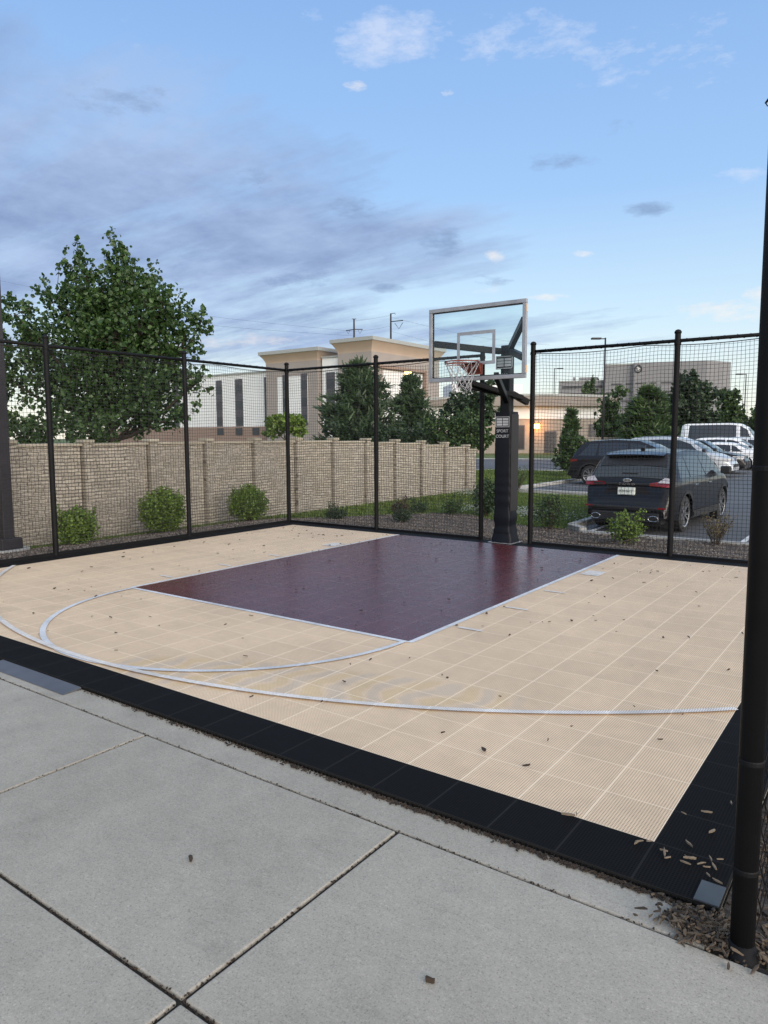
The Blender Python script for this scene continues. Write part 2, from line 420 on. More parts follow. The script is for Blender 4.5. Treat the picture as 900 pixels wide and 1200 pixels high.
# black border with depth and toothed front edge
mb = MB()
for i0, i1, j0, j1 in ((-1,0,-1,24),(28,29,-1,24),(0,28,-1,0),(0,28,23,24)):
    mb.box(-i1*T, -i0*T, j0*T, j1*T, -.019, .0)
for k in range(int(29.9*T/.0254)):
    x = 1*T - .012 - k*.0254
    mb.box(x-.014, x, -1*T-.009, -1*T, -.019, -.007)
tag(mb.build('court_border', M['black_tile']), kind='structure')
# painted lines
lw = .048; z1 = .004
def bar(x0, y0, x1, y1, w=lw):
    d = Vector((x1-x0, y1-y0)).normalized(); n = Vector((-d.y, d.x))*w/2
    return [(x0-n.x, y0-n.y), (x1-n.x, y1-n.y), (x1+n.x, y1+n.y), (x0+n.x, y0+n.y)]
polys = []
def arc(ci, cj, r, a0, a1, n):
    out = []
    for k in range(n):
        a = R(a0+(a1-a0)*k/n); b = R(a0+(a1-a0)*(k+1)/n); c = (-ci*T, cj*T); r0 = r*T-lw/2; r1 = r*T+lw/2
        out.append([(c[0]+r0*math.cos(a), c[1]+r0*math.sin(a)), (c[0]+r0*math.cos(b), c[1]+r0*math.sin(b)),
                    (c[0]+r1*math.cos(b), c[1]+r1*math.sin(b)), (c[0]+r1*math.cos(a), c[1]+r1*math.sin(a))][::-1])
    return out
hw = lw/2
polys = [bar(-8*T+hw, 6*T-hw, -8*T+hw, 23*T), bar(-20*T-hw, 6*T-hw, -20*T-hw, 23*T), bar(-20*T, 6*T-hw, -8*T, 6*T-hw)]
flat('lane_lines', polys, M['line'], .004)
flat('free_throw_circle', arc(14, 6, 5.92, 180.6, 359.4, 64), M['line'], .008)
a0 = math.degrees(math.acos(14/20.3))
flat('three_point_line', arc(14, 20.45, 20.3, 180+a0+.0, 360-a0, 96), M['line_faded'], .012)
hm = []
for s in (1, -1):
    for j in (14, 11, 8):
        i0 = 7.62 if s > 0 else 20.38
        hm.append(bar(-i0*T, j*T, -(i0 - s*.75)*T, j*T))
    i0 = 7.7 if s > 0 else 20.3
    hm.append([(-(i0)*T, 17.6*T), (-(i0-s*.75)*T, 17.6*T), (-(i0-s*.75)*T, 18.6*T), (-(i0)*T, 18.6*T)][::s])
flat('lane_marks', hm, M['line_faded'], .005)
# grey edge ramp pieces
def edge_ramp(name, x0, x1, label):
    mb = MB(); y0 = -1*T-.011
    mb.add([(x0,y0,-.004),(x1,y0,-.004),(x1,y0-.13,-.018),(x0,y0-.13,-.018),(x0,y0,-.022),(x1,y0,-.022)], [(3,2,1,0),(0,4,3),(1,2,5),(0,1,5,4)])
    return tag(mb.build(name, M['ramp']), label, 'edge ramp')
edge_ramp('edge_ramp', -15.35*T, -11.95*T, 'dark grey sloping edge ramp along the front of the black border at left')
mb = MB(); mb.box(.72*T, .995*T, -.985*T, -.55*T, .0005, .006)
o = mb.build('corner_plate', M['ramp']); tag(o, 'grey corner tile piece at the right front corner of the black border', 'tile piece')
o.data.materials[0] = plain('pale_grey_plastic', (.07,.082,.095), .6, spec=.2)

# ------------------------------------------------------------------ debris
def chip_mesh(mb, p, ln, wd, th, az, tilt=0., n=6):
    Mx = Matrix.Translation(p) @ Matrix.Rotation(az, 4, 'Z') @ Matrix.Rotation(tilt, 4, 'Y') @ Matrix.Rotation(random.uniform(-.4,.4), 4, 'X')
    top = []; bot = []
    for k in range(n):
        a = 2*math.pi*(k+.35*random.random())/n; rr = random.uniform(.45, 1.15)
        x = math.cos(a)*ln/2*rr; y = math.sin(a)*wd/2*rr*random.uniform(.5,1.2)
        top.append(Mx @ Vector((x, y, th/2+random.uniform(-.2,.2)*th))); bot.append(Mx @ Vector((x*.95, y*.95, -th/2)))
    mb.add(top+bot, [tuple(range(n)), tuple(range(n, 2*n))[::-1]] + [(k, n+k, n+(k+1) % n, (k+1) % n) for k in range(n)])
# small leaf scraps on the tiles: individuals
scraps = []
for v in range(7):
    mb = MB(); ln = random.uniform(.016, .034)
    chip_mesh(mb, Vector((0,0,0)), ln, ln*random.uniform(.3,.6), .004, 0, random.uniform(-.2,.2))
    me = bpy.data.meshes.new('leaf_scrap'); me.from_pydata(mb.v, [], mb.f); me.materials.append(M['litter']); scraps.append(me)
spots = []
for k in range(285):
    i = random.uniform(.3, 27.5); j = random.uniform(.3, 22.6) if k % 4 else random.uniform(19, 22.8)
    spots.append((-i*T, j*T))
for (x, y) in spots:
    o = bpy.data.objects.new('leaf_scrap', random.choice(scraps)); COL.objects.link(o)
    s = random.uniform(.75, 1.55)**1.2; o.scale = (s*1.1, s*1.1, s); o.location = (x, y, .016); o.rotation_euler = (0,0,random.uniform(0,6.28))
    tag(o, 'small dry brown leaf scrap lying on the court tiles', 'leaf scrap', 'leaf scraps scattered over the court')
# loose wood chips on the black border and concrete near the right post
chips = []
for v in range(6):
    mb = MB(); ln = random.uniform(.045, .085); chip_mesh(mb, Vector((0,0,0)), ln, ln*random.uniform(.16,.30), .008, 0, random.uniform(-.12,.12), 7)
    me = bpy.data.meshes.new('wood_chip'); me.from_pydata(mb.v, [], mb.f); me.materials.append(M['chip_pale']); chips.append(me)
cs = [(-.35,-.02),(-.33,.0),(-.04,-.05),(-.05,-.07),(-.01,-.03),(.12,.35),(.05,.28),(.2,.5),(.18,.2),(.12,.05),(.25,.0),(.22,-.02)]
for k in range(12): cs.append((random.gauss(.13,.06), random.gauss(-.10,.05)))
for (x, y) in cs:
    x = min(x, .285); y = max(y, -.28)
    o = bpy.data.objects.new('wood_chip', random.choice(chips)); COL.objects.link(o); s = random.uniform(.45,1.05)
    o.scale = (s,s,s); o.location = (x, y, .014); o.rotation_euler = (0,0,random.uniform(0,6.28))
    tag(o, 'loose splinter of pale brown wood mulch lying on the black border tiles', 'wood chip', 'wood chips strewn on the black border')
pc = [((-1.47,-1.18),'single dark brown pod lying on the sidewalk in front of the court'),((-.35,-1.17),'dark wood chip on the sidewalk left of the right post, nearest the court'),
      ((.08,-1.12),'dark wood chip on the stained sidewalk near the right post'),((-.93,-1.93),'brown seed pod on the sidewalk at the bottom of the picture')]
for (x, y), lb in pc:
    mb = MB(); chip_mesh(mb, Vector((0,0,0)), .034, .018, .014, random.uniform(0,3), 0, 8)
    o = mb.build('wood_chip', M['litter']); o.location = (x, y, -.008); tag(o, lb, 'wood chip')
# debris along the slab edge, joints and the post foot: uncountable
mb = MB()
for k in range(1500):
    x = 1*T - abs(random.gauss(0, 1.7)); 
    if x < -28*T: continue
    s = random.uniform(.008,.02) if random.random() < .85 else .035
    chip_mesh(mb, Vector((x, -1*T-.014-abs(random.gauss(0,.012)), -.016)), s, s*.4, .004, random.uniform(0,3), random.uniform(-.3,.3), 5)
for k in range(900):
    x = random.uniform(-5.5, .8) if k % 3 else random.gauss(-1., .7)
    y = -1.70*T if k % 2 else -5.46*T
    s = random.uniform(.005,.014)
    chip_mesh(mb, Vector((x, y+random.gauss(0,.004), -.020+random.uniform(-.01,.004))), s, s*.5, .004, random.uniform(0,3), random.uniform(-.3,.3), 5)
for k in range(400):
    x = -3.02*T if k % 2 else -8.7*T
    s = random.uniform(.005,.014)
    chip_mesh(mb, Vector((x+random.gauss(0,.004), random.uniform(-3,-.55), -.020+random.uniform(-.01,.004))), s, s*.5, .004, random.uniform(0,3), 0, 5)
tag(mb.build('edge_debris', M['litter']), 'dark dirt and bark crumbs packed along the court edge and in the pavement joints', 'debris', kind='stuff')
mb = MB()
for k in range(650):
    x = random.gauss(.31, .08); y = -.43 + random.gauss(0, .045)
    if x < .36: y = min(y, -.325); y = max(y, -.53)
    s = random.uniform(.008,.055)
    chip_mesh(mb, Vector((x, y, -.012+random.uniform(0,.02))), s, s*random.uniform(.2,.4), .006, random.uniform(0,3), random.uniform(-.5,.5), 6)
tag(mb.build('mulch_debris', M['chip']), 'pile of loose wood mulch spilled round the foot of the right post', 'mulch debris', kind='stuff')
mb = MB()
for k in range(4200):
    x = random.uniform(RX-.08, RX+1.0); y = random.uniform(-.47, 2.6) if k % 2 else random.uniform(-.47,.6)
    s = random.uniform(.01,.07)
    chip_mesh(mb, Vector((x, y, -.05+random.uniform(0,.045))), s, s*random.uniform(.2,.5), .008, random.uniform(0,3), random.uniform(-.5,.5), 5)
tag(mb.build('wood_mulch', M['chip']), 'coarse wood mulch outside the right fence', 'wood mulch', kind='stuff')
# chips of the bed behind the fences
mb = MB(); cnt = 0
while cnt < 26000:
    if random.random() < .78: x = random.uniform(-11.2, 2.5); y = random.uniform(FY+.12, 12.2)
    else: x = random.uniform(-11.1, FX-.15); y = random.uniform(1.5, FY+.5)
    if not in_bed(x, y): continue
    s = random.uniform(.018,.05); cnt += 1
    a = random.uniform(0,6.28); z = tz(x,y)+.024
    p = [Vector((x+math.cos(a+q)*s*.6*w, y+math.sin(a+q)*s*.6*w, z+random.uniform(-.006,.012))) for q, w in ((0,1),(2.0,.6),(4.1,.8))]
    p.append(Vector((x, y, z+random.uniform(.012,.030))))
    mb.add(p, [(0,1,3),(1,2,3),(2,0,3)])
tag(mb.build('gravel', M['stone']), 'brown grey stone and bark chips covering the planting bed', 'gravel', kind='stuff')
# grass
def is_grass(x, y):
    if in_bed(x, y) or in_lot(x, y) or y < 1: return False
    return x > -11.15 and y > 8.4 and not (FX-.2 < x < 3 and y < FY+.3)
mb = MB(); cnt = 0
while cnt < 42000:
    x = random.uniform(-11.1, -5.2); y = random.uniform(8.5, 19.1)
    if random.random() < .25: x = random.uniform(-18, -10.3); y = random.uniform(19, 33)
    if not (is_grass(x, y) or (x < -10.35 and y > 19)): continue
    cnt += 1; h = random.uniform(.03,.075); a = random.uniform(0,6.28); w = .008+.012*random.random(); z = tz(x,y)
    if x < -10.35: h *= 1.7; w *= 1.8
    mb.add([(x-w*math.cos(a), y-w*math.sin(a), z),(x+w*math.cos(a), y+w*math.sin(a), z),(x+random.uniform(-.03,.03), y+random.uniform(-.03,.03), z+h)], [(0,1,2)])
for k in range(5000):      # strip of turf in front of the wall
    x = random.uniform(-11.2,-10.78); y = random.uniform(1.5, 9.5); h = random.uniform(.03,.09); a = random.uniform(0,6.28); z = tz(x,y); w = .012
    mb.add([(x-w*math.cos(a), y-w*math.sin(a), z),(x+w*math.cos(a), y+w*math.sin(a), z),(x, y, z+h)], [(0,1,2)])
tag(mb.build('grass', M['grassblade']), 'green lawn grass between the bed, the wall and the kerb', 'grass', kind='stuff')
# flowering ground cover
mb = MB()
for k in range(1500):
    if k % 3: 
        x = random.gauss(-7.1,.8); y = random.gauss(13.6,.45)
        if x > -5.3: continue
        h = .09
    else:
        x = random.gauss(-10.2,.5); y = random.gauss(17.6,.6); h = .22
        if x < -11.0: continue
    z = tz(x,y)+random.uniform(.3,1)*h; s = .016
    a = random.uniform(0,3)
    mb.add([(x-s*math.cos(a),y-s*math.sin(a),z),(x+s*math.cos(a),y+s*math.sin(a),z),(x+s,y,z+s*1.3),(x-s,y,z+s)], [(0,1,2,3)])
tag(mb.build('clover_flowers', M['petal']), 'tiny white flowers speckling the lawn near the kerb and the wall end', 'flowers', kind='stuff')

# ------------------------------------------------------------------ vegetation builders
def leafquad(mb, p, s, up=.3):
    n = Vector((random.gauss(0,1), random.gauss(0,1), random.gauss(0,1)+up)).normalized()
    a = n.orthogonal().normalized(); ang = random.uniform(0,6.28); b = n.cross(a)
    u = a*math.cos(ang)+b*math.sin(ang); w = n.cross(u)
    f = n*(s*.14)
    # five-sided leaf folded along its midrib
    mb.add([p-u*s*.5, p+w*s*.42-u*s*.12+f, p+w*s*.30+u*s*.32+f, p+u*s*.55, p-w*s*.30+u*s*.32+f, p-w*s*.42-u*s*.12+f], [(0,3,2,1),(0,5,4,3)])
def limb(mb, a, b, r0, r1, n=6, wob=.08, sd=0):
    a = Vector(a); b = Vector(b); pts = []; rs = []; ln = (b-a).length
    for k in range(n+1):
        t = k/n; q = a.lerp(b, t)
        if 0 < k: q = q + Vector((noise.noise(q*1.3+Vector((sd,0,0))), noise.noise(q*1.3+Vector((0,sd,0))), 0))*wob*ln*(1 if k < n else .3) + Vector((0,0,-math.sin(t*math.pi)*ln*.05))
        pts.append(q); rs.append(r0+(r1-r0)*t)
    mb.tube(pts, rs, 6, cap=False); return pts
def blob_tree(name, base, blobs, leaf, nleaf, lm, label, cat='tree', group=None, trunk=.12, crown_z=None, sprig=.55, th=None, clump=12):
    """tapered trunk, limbs to every foliage mass, leaves gathered on twigs"""
    bx, by, bz = base; root = empty(name, (bx,by,bz), 0, label, cat, group)
    T_ = MB(); C_ = MB()
    top = max(b[2]+b[4] for b in blobs) - bz
    sp = th if th is not None else top*.28
    tp = limb(T_, (0,0,0), (0,0,top*.62), trunk, trunk*.35, 8, .03, bx)
    tot = sum(b[3]*b[3]*b[4] for b in blobs)
    for (cx, cy, cz, rx, rz) in blobs:
        c = Vector((cx-bx, cy-by, cz-bz))
        st = Vector((0,0,max(sp, min(top*.6, c.z - Vector((c.x,c.y)).length*.9 - rz*.3))))
        e = limb(T_, st, c, trunk*.34, trunk*.12, 6, .1, cx*3)
        n = int(nleaf*rx*rx*rz/tot); ntw = max(3, n//clump)
        for k in range(ntw):
            d = Vector((random.gauss(0,1), random.gauss(0,1), random.gauss(0,1)+.15)).normalized()
            rr = random.random()**.42
            wob = 1 + .45*noise.noise(d*1.9+Vector((cx,cy,cz)))
            q = c + Vector((d.x*rx, d.y*rx, d.z*rz))*rr*wob
            dirn = (d*.7 + Vector((0,0,.9))).normalized(); ln = sprig*random.uniform(.5,1.2)*min(rx,1)
            q0 = q - dirn*ln*.5
            if k % 3 == 0: limb(T_, c.lerp(q0,.3), q0+dirn*ln*.8, trunk*.06, .004, 3, .05, k)
            for m_ in range(clump):
                t_ = random.random(); wd = .36*ln*(1.1-t_)+leaf*.3
                leafquad(C_, q0+dirn*ln*t_+Vector((random.gauss(0,wd*.6),random.gauss(0,wd*.6),random.gauss(0,wd*.4))), leaf*random.uniform(.6,1.15))
    T_.build('trunk', M['limb'], root, smooth=True); C_.build('crown', lm, root)
    return root
def conifer(name, base, h, r, lm, label, n=70, group=None, droop=.1, needle=.14, cat='tree', bare=.08, taper=1.0, lean=0):
    root = empty(name, base, 0, label, cat, group); T_ = MB(); C_ = MB()
    T_.tube([(0,0,0),(lean*.3,0,h*.5),(lean,0,h*.99)], [h*.025+.02, h*.014+.01, .008], 7)
    for k in range(n):
        t = (k+random.random())/n; z = h*(bare+(1-bare)*t); rad = r*((1-t)**taper)*random.uniform(.72,1.15)+.04
        az = random.uniform(0,6.28); d = Vector((math.cos(az), math.sin(az), 0)); e = Vector((lean*t,0,z))+d*rad+Vector((0,0,rad*(.30-droop)))
        s = Vector((lean*t,0,z)); T_.tube([s, s.lerp(e,.6)+Vector((0,0,-rad*.06)), e], [.012*h/3+.004,.008,.003], 4, cap=False)
        m_ = max(5, int(26*rad/r))+4
        for q in range(m_):
            u = random.random()**.7; p = s.lerp(e, u)+Vector((random.gauss(0,.10*rad+.02),random.gauss(0,.10*rad+.02),random.gauss(0,.05*rad+.02)))
            for w in range(3):
                a = Vector((random.gauss(0,.7)+d.x*.8, random.gauss(0,.7)+d.y*.8, random.gauss(0,.5)+.45)).normalized()
                b = a.orthogonal().normalized()*needle*.16
                L_ = needle*random.uniform(.7,1.5)
                C_.add([p-b, p+b, p+a*L_+b*.3, p+a*L_-b*.3], [(0,1,2,3)])
    T_.build('trunk', M['limb'], root, smooth=True); C_.build('crown', lm, root); return root
def shrub(name, x, y, r, h, lm, label, n=900, leaf=.045, group=None, cat='shrub', z=None, flat_=1.0, gap=0.):
    z = tz(x,y) if z is None else z
    root = empty(name, (x,y,z), random.uniform(0,6), label, cat, group); T_ = MB(); C_ = MB()
    for k in range(14):
        az = random.uniform(0,6.28); e = Vector((math.cos(az)*r*.7, math.sin(az)*r*.7, h*random.uniform(.6,.95)))
        T_.tube([Vector((e.x*.08,e.y*.08,-.02)), e*.5+Vector((0,0,.05)), e], [.010,.007,.003], 5, cap=False)
    for k in range(n):
        d = Vector((random.gauss(0,1), random.gauss(0,1), random.gauss(0,1))).normalized()
        if cat == 'shrub' and group == 'clipped shrubs along the stone wall': d = d / (abs(d.x)**3.2+abs(d.y)**3.2+abs(d.z)**3.2)**(1/3.2) * .93
        rr = (random.uniform(.55,1.) if random.random() < .8 else random.random()); wob = 1+.28*noise.noise(d*2.6+Vector((x*5,y*5,0)))
        p = Vector((d.x*r*rr*wob, d.y*r*rr*wob, h*.53+d.z*h*.47*rr*wob))
        # squarish clipped sides
        leafquad(C_, p, leaf*random.uniform(.6,1.3), .6)
    for k in range(9 if cat == 'shrub' else 0):
        az = random.uniform(0,6.28); rr = r*random.uniform(.2,.95); b0 = Vector((math.cos(az)*rr, math.sin(az)*rr, h*.75)); ln = random.uniform(.12,.26)
        e = b0+Vector((math.cos(az)*.06, math.sin(az)*.06, ln)); T_.tube([b0, e], [.004,.002], 4, cap=False)
        for q in range(12): leafquad(C_, b0.lerp(e, random.uniform(.3,1.))+Vector((random.gauss(0,.015),random.gauss(0,.015),0)), leaf*.9, .6)
    for k in range(n//14):  # stray shoots
        az = random.uniform(0,6.28); rr = r*random.random(); p = Vector((math.cos(az)*rr, math.sin(az)*rr, h*random.uniform(.85,1.12)*(1-.25*(rr/r)**2)))
        leafquad(C_, p, leaf, .6)
    T_.build('stem', M['limb'], root, smooth=True); C_.build('foliage', lm, root); return root

# big tree beyond the wall
blob_tree('broadleaf_tree', (-14.0,6.9,LOT), [
  (-14.75,6.75,5.35,.42,.75),(-13.95,7.35,5.55,.40,.70),(-15.2,6.4,4.75,.5,.6),(-15.9,5.8,4.45,.42,.45),(-14.4,7.0,4.75,.85,.75),(-13.5,7.3,4.85,.7,.75),
  (-12.75,7.5,4.45,.62,.55),(-12.1,7.9,4.1,.42,.36),(-15.6,6.0,3.8,.7,.6),(-14.5,6.8,3.8,1.0,.8),(-13.3,7.2,3.8,1.0,.8),(-12.5,7.6,3.45,.62,.55),
  (-15.3,6.2,2.9,.8,.55),(-14.2,6.9,2.85,1.0,.65),(-13.0,7.3,2.9,.85,.6),(-12.0,7.7,2.85,.40,.30),(-14.6,6.6,2.2,.9,.45),(-13.3,7.2,2.2,.9,.5),(-12.35,7.5,2.15,.45,.32),(-16.2,5.6,3.1,.5,.8)],
  .105, 23000, M['leaf_big'], 'large leafy green tree rising behind the left end of the stone wall', trunk=.17, sprig=.62)
blob_tree('hedge_tree', (-14.4,4.9,LOT), [(-15.6,4.6,1.85,.9,.5),(-14.5,5.2,1.8,.9,.45),(-13.4,5.9,1.75,.8,.42),(-16.6,4.0,1.8,.8,.5)], .10, 4200, M['leaf_mid'],
  'low dense hedge just showing over the wall under the big leafy tree', cat='hedge', trunk=.06, sprig=.3)

from math import *
def at(px, D):   # real-world spot on a sight line of the survey, D metres deep
    t = (px-449.5)/846.94
    d = Vector((-.58241, .80648, 0)) + Vector((.81090, .58517, 0))*t
    return (0.7506+d.x*D, -2.93197+d.y*D)
def zz(py, D): return 1.665-(py-510.4)*D/846.94

# trees between wall and hotel
def put_blob(px, D, parts, leaf, n, lm, label, **kw):
    bl = [(*at(a, D+e), zz(b, D), r_*D/846.94, q*D/846.94) for (a, b, r_, q, e) in parts]
    x, y = at(px, D); return blob_tree(kw.pop('name', 'broadleaf_tree'), (x, y, LOT), bl, leaf, n, lm, label, **kw)
put_blob(336, 30, [(322,500,14,12,0),(345,498,15,13,0),(334,490,12,8,0),(352,506,10,8,0)], .17, 1500, M['leaf_shrub'], 'small light green tree showing over the wall in front of the hotel', sprig=.4, trunk=.08)
x, y = at(424, 36); conifer('pine_tree', (x,y,LOT), zz(428,36)-LOT, 2.55, M['leaf_conifer'], 'broad dark green pine left of the hoop, in front of the hotel tower', 150, needle=.34, taper=.62)
x, y = at(481, 38); conifer('pine_tree', (x,y,LOT), zz(444,38)-LOT, 1.75, M['leaf_conifer'], 'narrower dark spruce right beside the broad pine, under the small wall lamp', 120, needle=.30, taper=.7)
put_blob(448, 34, [(392,506,16,14,0),(415,508,16,12,0),(450,512,22,14,0),(490,510,20,12,0)], .16, 2400, M['leaf_dark'], 'dark hedge mass along the far side of the wall below the pines', name='hedge_tree', cat='hedge', sprig=.35, trunk=.06)
put_blob(535, 30, [(515,505,20,15,0),(540,500,24,18,0),(560,508,18,14,0),(530,516,26,10,0),(552,518,24,12,0)], .13, 5200, M['leaf_mid'], 'rounded mid green tree behind the right end of the wall', sprig=.35, trunk=.08)
put_blob(548, 44, [(545,475,22,18,0),(565,462,18,16,0),(528,480,14,12,0),(572,480,16,18,0),(555,492,24,16,0),(522,486,10,10,0)], .22, 3000, M['leaf_dark'], 'dark tree directly behind the basketball net and pole', sprig=.6, trunk=.14)
x, y = at(667, 34); conifer('young_spruce', (x,y,LOT), zz(482,34)-LOT, .46, M['leaf_mid'], 'young slender evergreen standing in front of the low brick building', 90, needle=.22, taper=.75)
put_blob(668, 33, [(668,522,16,18,0),(658,538,13,14,0),(682,530,13,16,0)], .11, 2600, M['leaf_mid'], 'bushy green shrub tree at the foot of the young evergreen beside the dark SUV', name='bush', cat='bush', sprig=.3, trunk=.04)
# right trees
put_blob(714, 66, [(712,478,12,14,0),(716,500,16,16,0),(708,512,12,12,0),(722,462,8,9,0),(700,500,9,14,0)], .34, 1900, M['leaf_mid'], 'mid green tree just right of the tall parking lot lamp', sprig=.9, trunk=.15)
x, y = at(757, 60); conifer('conical_tree', (x,y,LOT), zz(459,60)-LOT, 2.3, M['leaf_mid'], 'conical dark green tree behind the parked cars, left of the fence post', 150, needle=.5, taper=.55)
put_blob(803, 64, [(800,456,15,17,0),(816,468,18,17,0),(790,476,15,18,0),(805,490,24,18,0),(825,494,13,14,0),(785,498,14,12,0),(804,449,7,8,0)], .36, 4400, M['leaf_dark'], 'largest dark round tree behind the fence post, in front of the hospital', sprig=1., trunk=.22)
put_blob(852, 70, [(847,470,12,12,0),(856,485,12,12,0),(850,498,14,12,0),(838,492,8,11,0)], .36, 1900, M['leaf_mid'], 'loose green tree right of the hospital end wall above the van', sprig=1., trunk=.18)
put_blob(884, 74, [(878,494,10,10,0),(890,486,11,12,0),(898,476,9,10,0),(886,502,16,10,0),(912,480,14,20,0)], .36, 1900, M['leaf_mid'], 'green tree at the right edge beyond the white van', sprig=1., trunk=.18)
put_blob(826, 84, [(770,508,20,9,0),(800,508,24,9,0),(835,507,20,10,0),(862,506,22,10,0),(740,506,18,9,0),(900,508,22,9,0)], .4, 2400, M['leaf_dark'], 'dark hedge line behind the parked cars at the far side of the lot', name='hedge_tree', cat='hedge', sprig=.8, trunk=.1)
put_blob(693, 110, [(690,455,7,9,0),(698,470,9,10,0),(683,461,8,6,0)], .45, 500, M['leaf_mid'], 'far pale green treetop above the low brick building roof', sprig=1., trunk=.2)

# shrubs
SH = 'clipped shrubs along the stone wall'
shrub('shrub', -10.3, 3.70, .31, .60, M['leaf_shrub'], 'leftmost round bright green shrub by the square lamp pole', 3200, group=SH)
shrub('shrub', -10.35, 5.46, .40, .80, M['leaf_shrub'], 'middle and largest of the three round green shrubs along the wall', 4800, group=SH)
shrub('shrub', -10.45, 7.70, .40, .74, M['leaf_shrub'], 'round green shrub nearest the fence corner post', 4400, group=SH)
LB = 'low bushes in the mulch bed'
shrub('low_bush', -9.6, 9.55, .26, .26, M['leaf_dark'], 'low dark green bush just right of the fence corner post', 700, .035, LB)
shrub('low_bush', -9.25, 11.6, .25, .28, M['leaf_red'], 'reddish brown low bush at the lawn edge', 600, .035, LB)
shrub('low_bush', -8.95, 12.0, .24, .26, M['leaf_dark'], 'dark green low bush touching the reddish one', 500, .035, LB)
shrub('low_bush', -8.15, 10.1, .24, .30, M['leaf_dark'], 'compact dark green bush in front of the reddish one', 700, .032, LB)
shrub('low_bush', -8.0, 12.0, .25, .34, M['leaf_mid'], 'small spiky green bush on the lawn edge left of the hoop', 500, .04, LB)
shrub('tall_bush', -7.25, 12.3, .33, .86, M['leaf_dark'], 'tall dark round bush hidden partly by the padded hoop pole', 1900, .045, LB)
shrub('open_bush', -5.35, 11.6, .36, .70, M['leaf_mid'], 'open leafy green bush between the hoop pole and the black SUV', 800, .05, LB)
shrub('open_bush', -3.35, 10.35, .34, .56, M['leaf_shrub'], 'yellow green bush behind the black SUV bumper', 900, .05, LB)
def twig_plant(x, y, h, r, label, n=34, lm=None):
    z = tz(x,y); root = empty('twiggy_plant', (x,y,z), 0, label, 'plant', LB); T_ = MB(); C_ = MB()
    for k in range(n):
        az = random.uniform(0,6.28); e = Vector((math.cos(az)*r*random.random()**.5, math.sin(az)*r*random.random()**.5, h*random.uniform(.6,1.)))
        T_.tube([Vector((e.x*.15,e.y*.15,0)), e*.55, e], [.005,.004,.002], 4, cap=False)
        for q in range(14): leafquad(C_, e*random.uniform(.35,1.)+Vector((random.gauss(0,.025),random.gauss(0,.025),random.gauss(0,.02))), .032)
    T_.build('stem', M['limb'], root); C_.build('foliage', lm or M['leaf_dry'], root)
twig_plant(-1.98, 11.2, .66, .33, 'dry twiggy tan plant right of the black SUV')
twig_plant(-9.0, 13.6+3.2, .5, .35, 'thin wispy green plant near the end of the stone wall', 40, M['leaf_mid'])
twig_plant(-9.7, 19.0, .95, .6, 'tall wild grass clump just beyond the end of the stone wall', 70, M['leaf_mid'])
# fallen cable-like branch behind the right fence
mb = MB(); limb(mb, (-3.6,8.6,-.10), (-2.55,9.0,.02), .012, .006, 8, .15, 3); limb(mb, (-3.0,8.75,-.05), (-2.7,8.2,-.1), .012, .006, 6, .2, 5); limb(mb, (-3.0,8.8,-.05), (-4.6,9.3,-.14), .008, .004, 8, .1, 7)
tag(mb.build('fallen_branch', M['limb']), 'bare dark branch lying on the mulch behind the right fence', 'branch')

# ------------------------------------------------------------------ stone wall
wall = empty('stone_wall', (-11.25, 10.4, LOT), 0, 'long tan precast stone wall with capped pilasters beside the court', 'wall')
Y0 = 4.54; DY = 1.3945
def wtop(k): return [1.60,1.60,1.61,1.61,1.61,1.60,1.58,1.54,1.50,1.44,1.34,1.24][min(max(k,0),11)]
for k in range(-7, 10):
    y0 = Y0+k*DY; h = wtop(k+1)-.055; mb = MB()
    mb.box(-.10, .0, y0+.082-10.4, y0+DY-.130-10.4, -.1, h-LOT-.055)
    mb.box(-.10, -.085, y0+DY-.130-10.4, y0+DY-.082-10.4, -.1, h-LOT-.055)
    mb.build('panel', M['wallstone'], wall)
    mb = MB(); mb.box(-.13, .03, y0+.085-10.4, y0+DY-.085-10.4, h-LOT-.052, h-LOT); bevel(mb.build('coping', M['wallcap'], wall), .012)
for k in range(-7, 11):
    y0 = Y0+k*DY-10.4; h = wtop(k)-LOT+.0; mb = MB()
    mb.box(-.14, .075, y0-.082, y0+.082, -.1, h-.05); p = mb.build('pilaster', M['wallstone'], wall)
    mb = MB(); mb.box(-.165, .098, y0-.11, y0+.11, h-.047, h+.012); c = bevel(mb.build('cap', M['wallcap'], p), .012)
mb = MB(); y1 = Y0+10*DY-10.4+.09; h = 1.20
mb.box(-.10, .0, y1, y1+.55, -.1, h-LOT-.055); mb.build('panel', M['wallstone'], wall)
mb = MB(); mb.box(-.13, .03, y1, y1+.55, h-LOT-.052, h-LOT); mb.build('coping', M['wallcap'], wall)
mb = MB(); mb.box(-1.6, -.10, y1+.45, y1+.55, -.1, h-LOT-.1); mb.build('panel', M['wallstone'], wall)

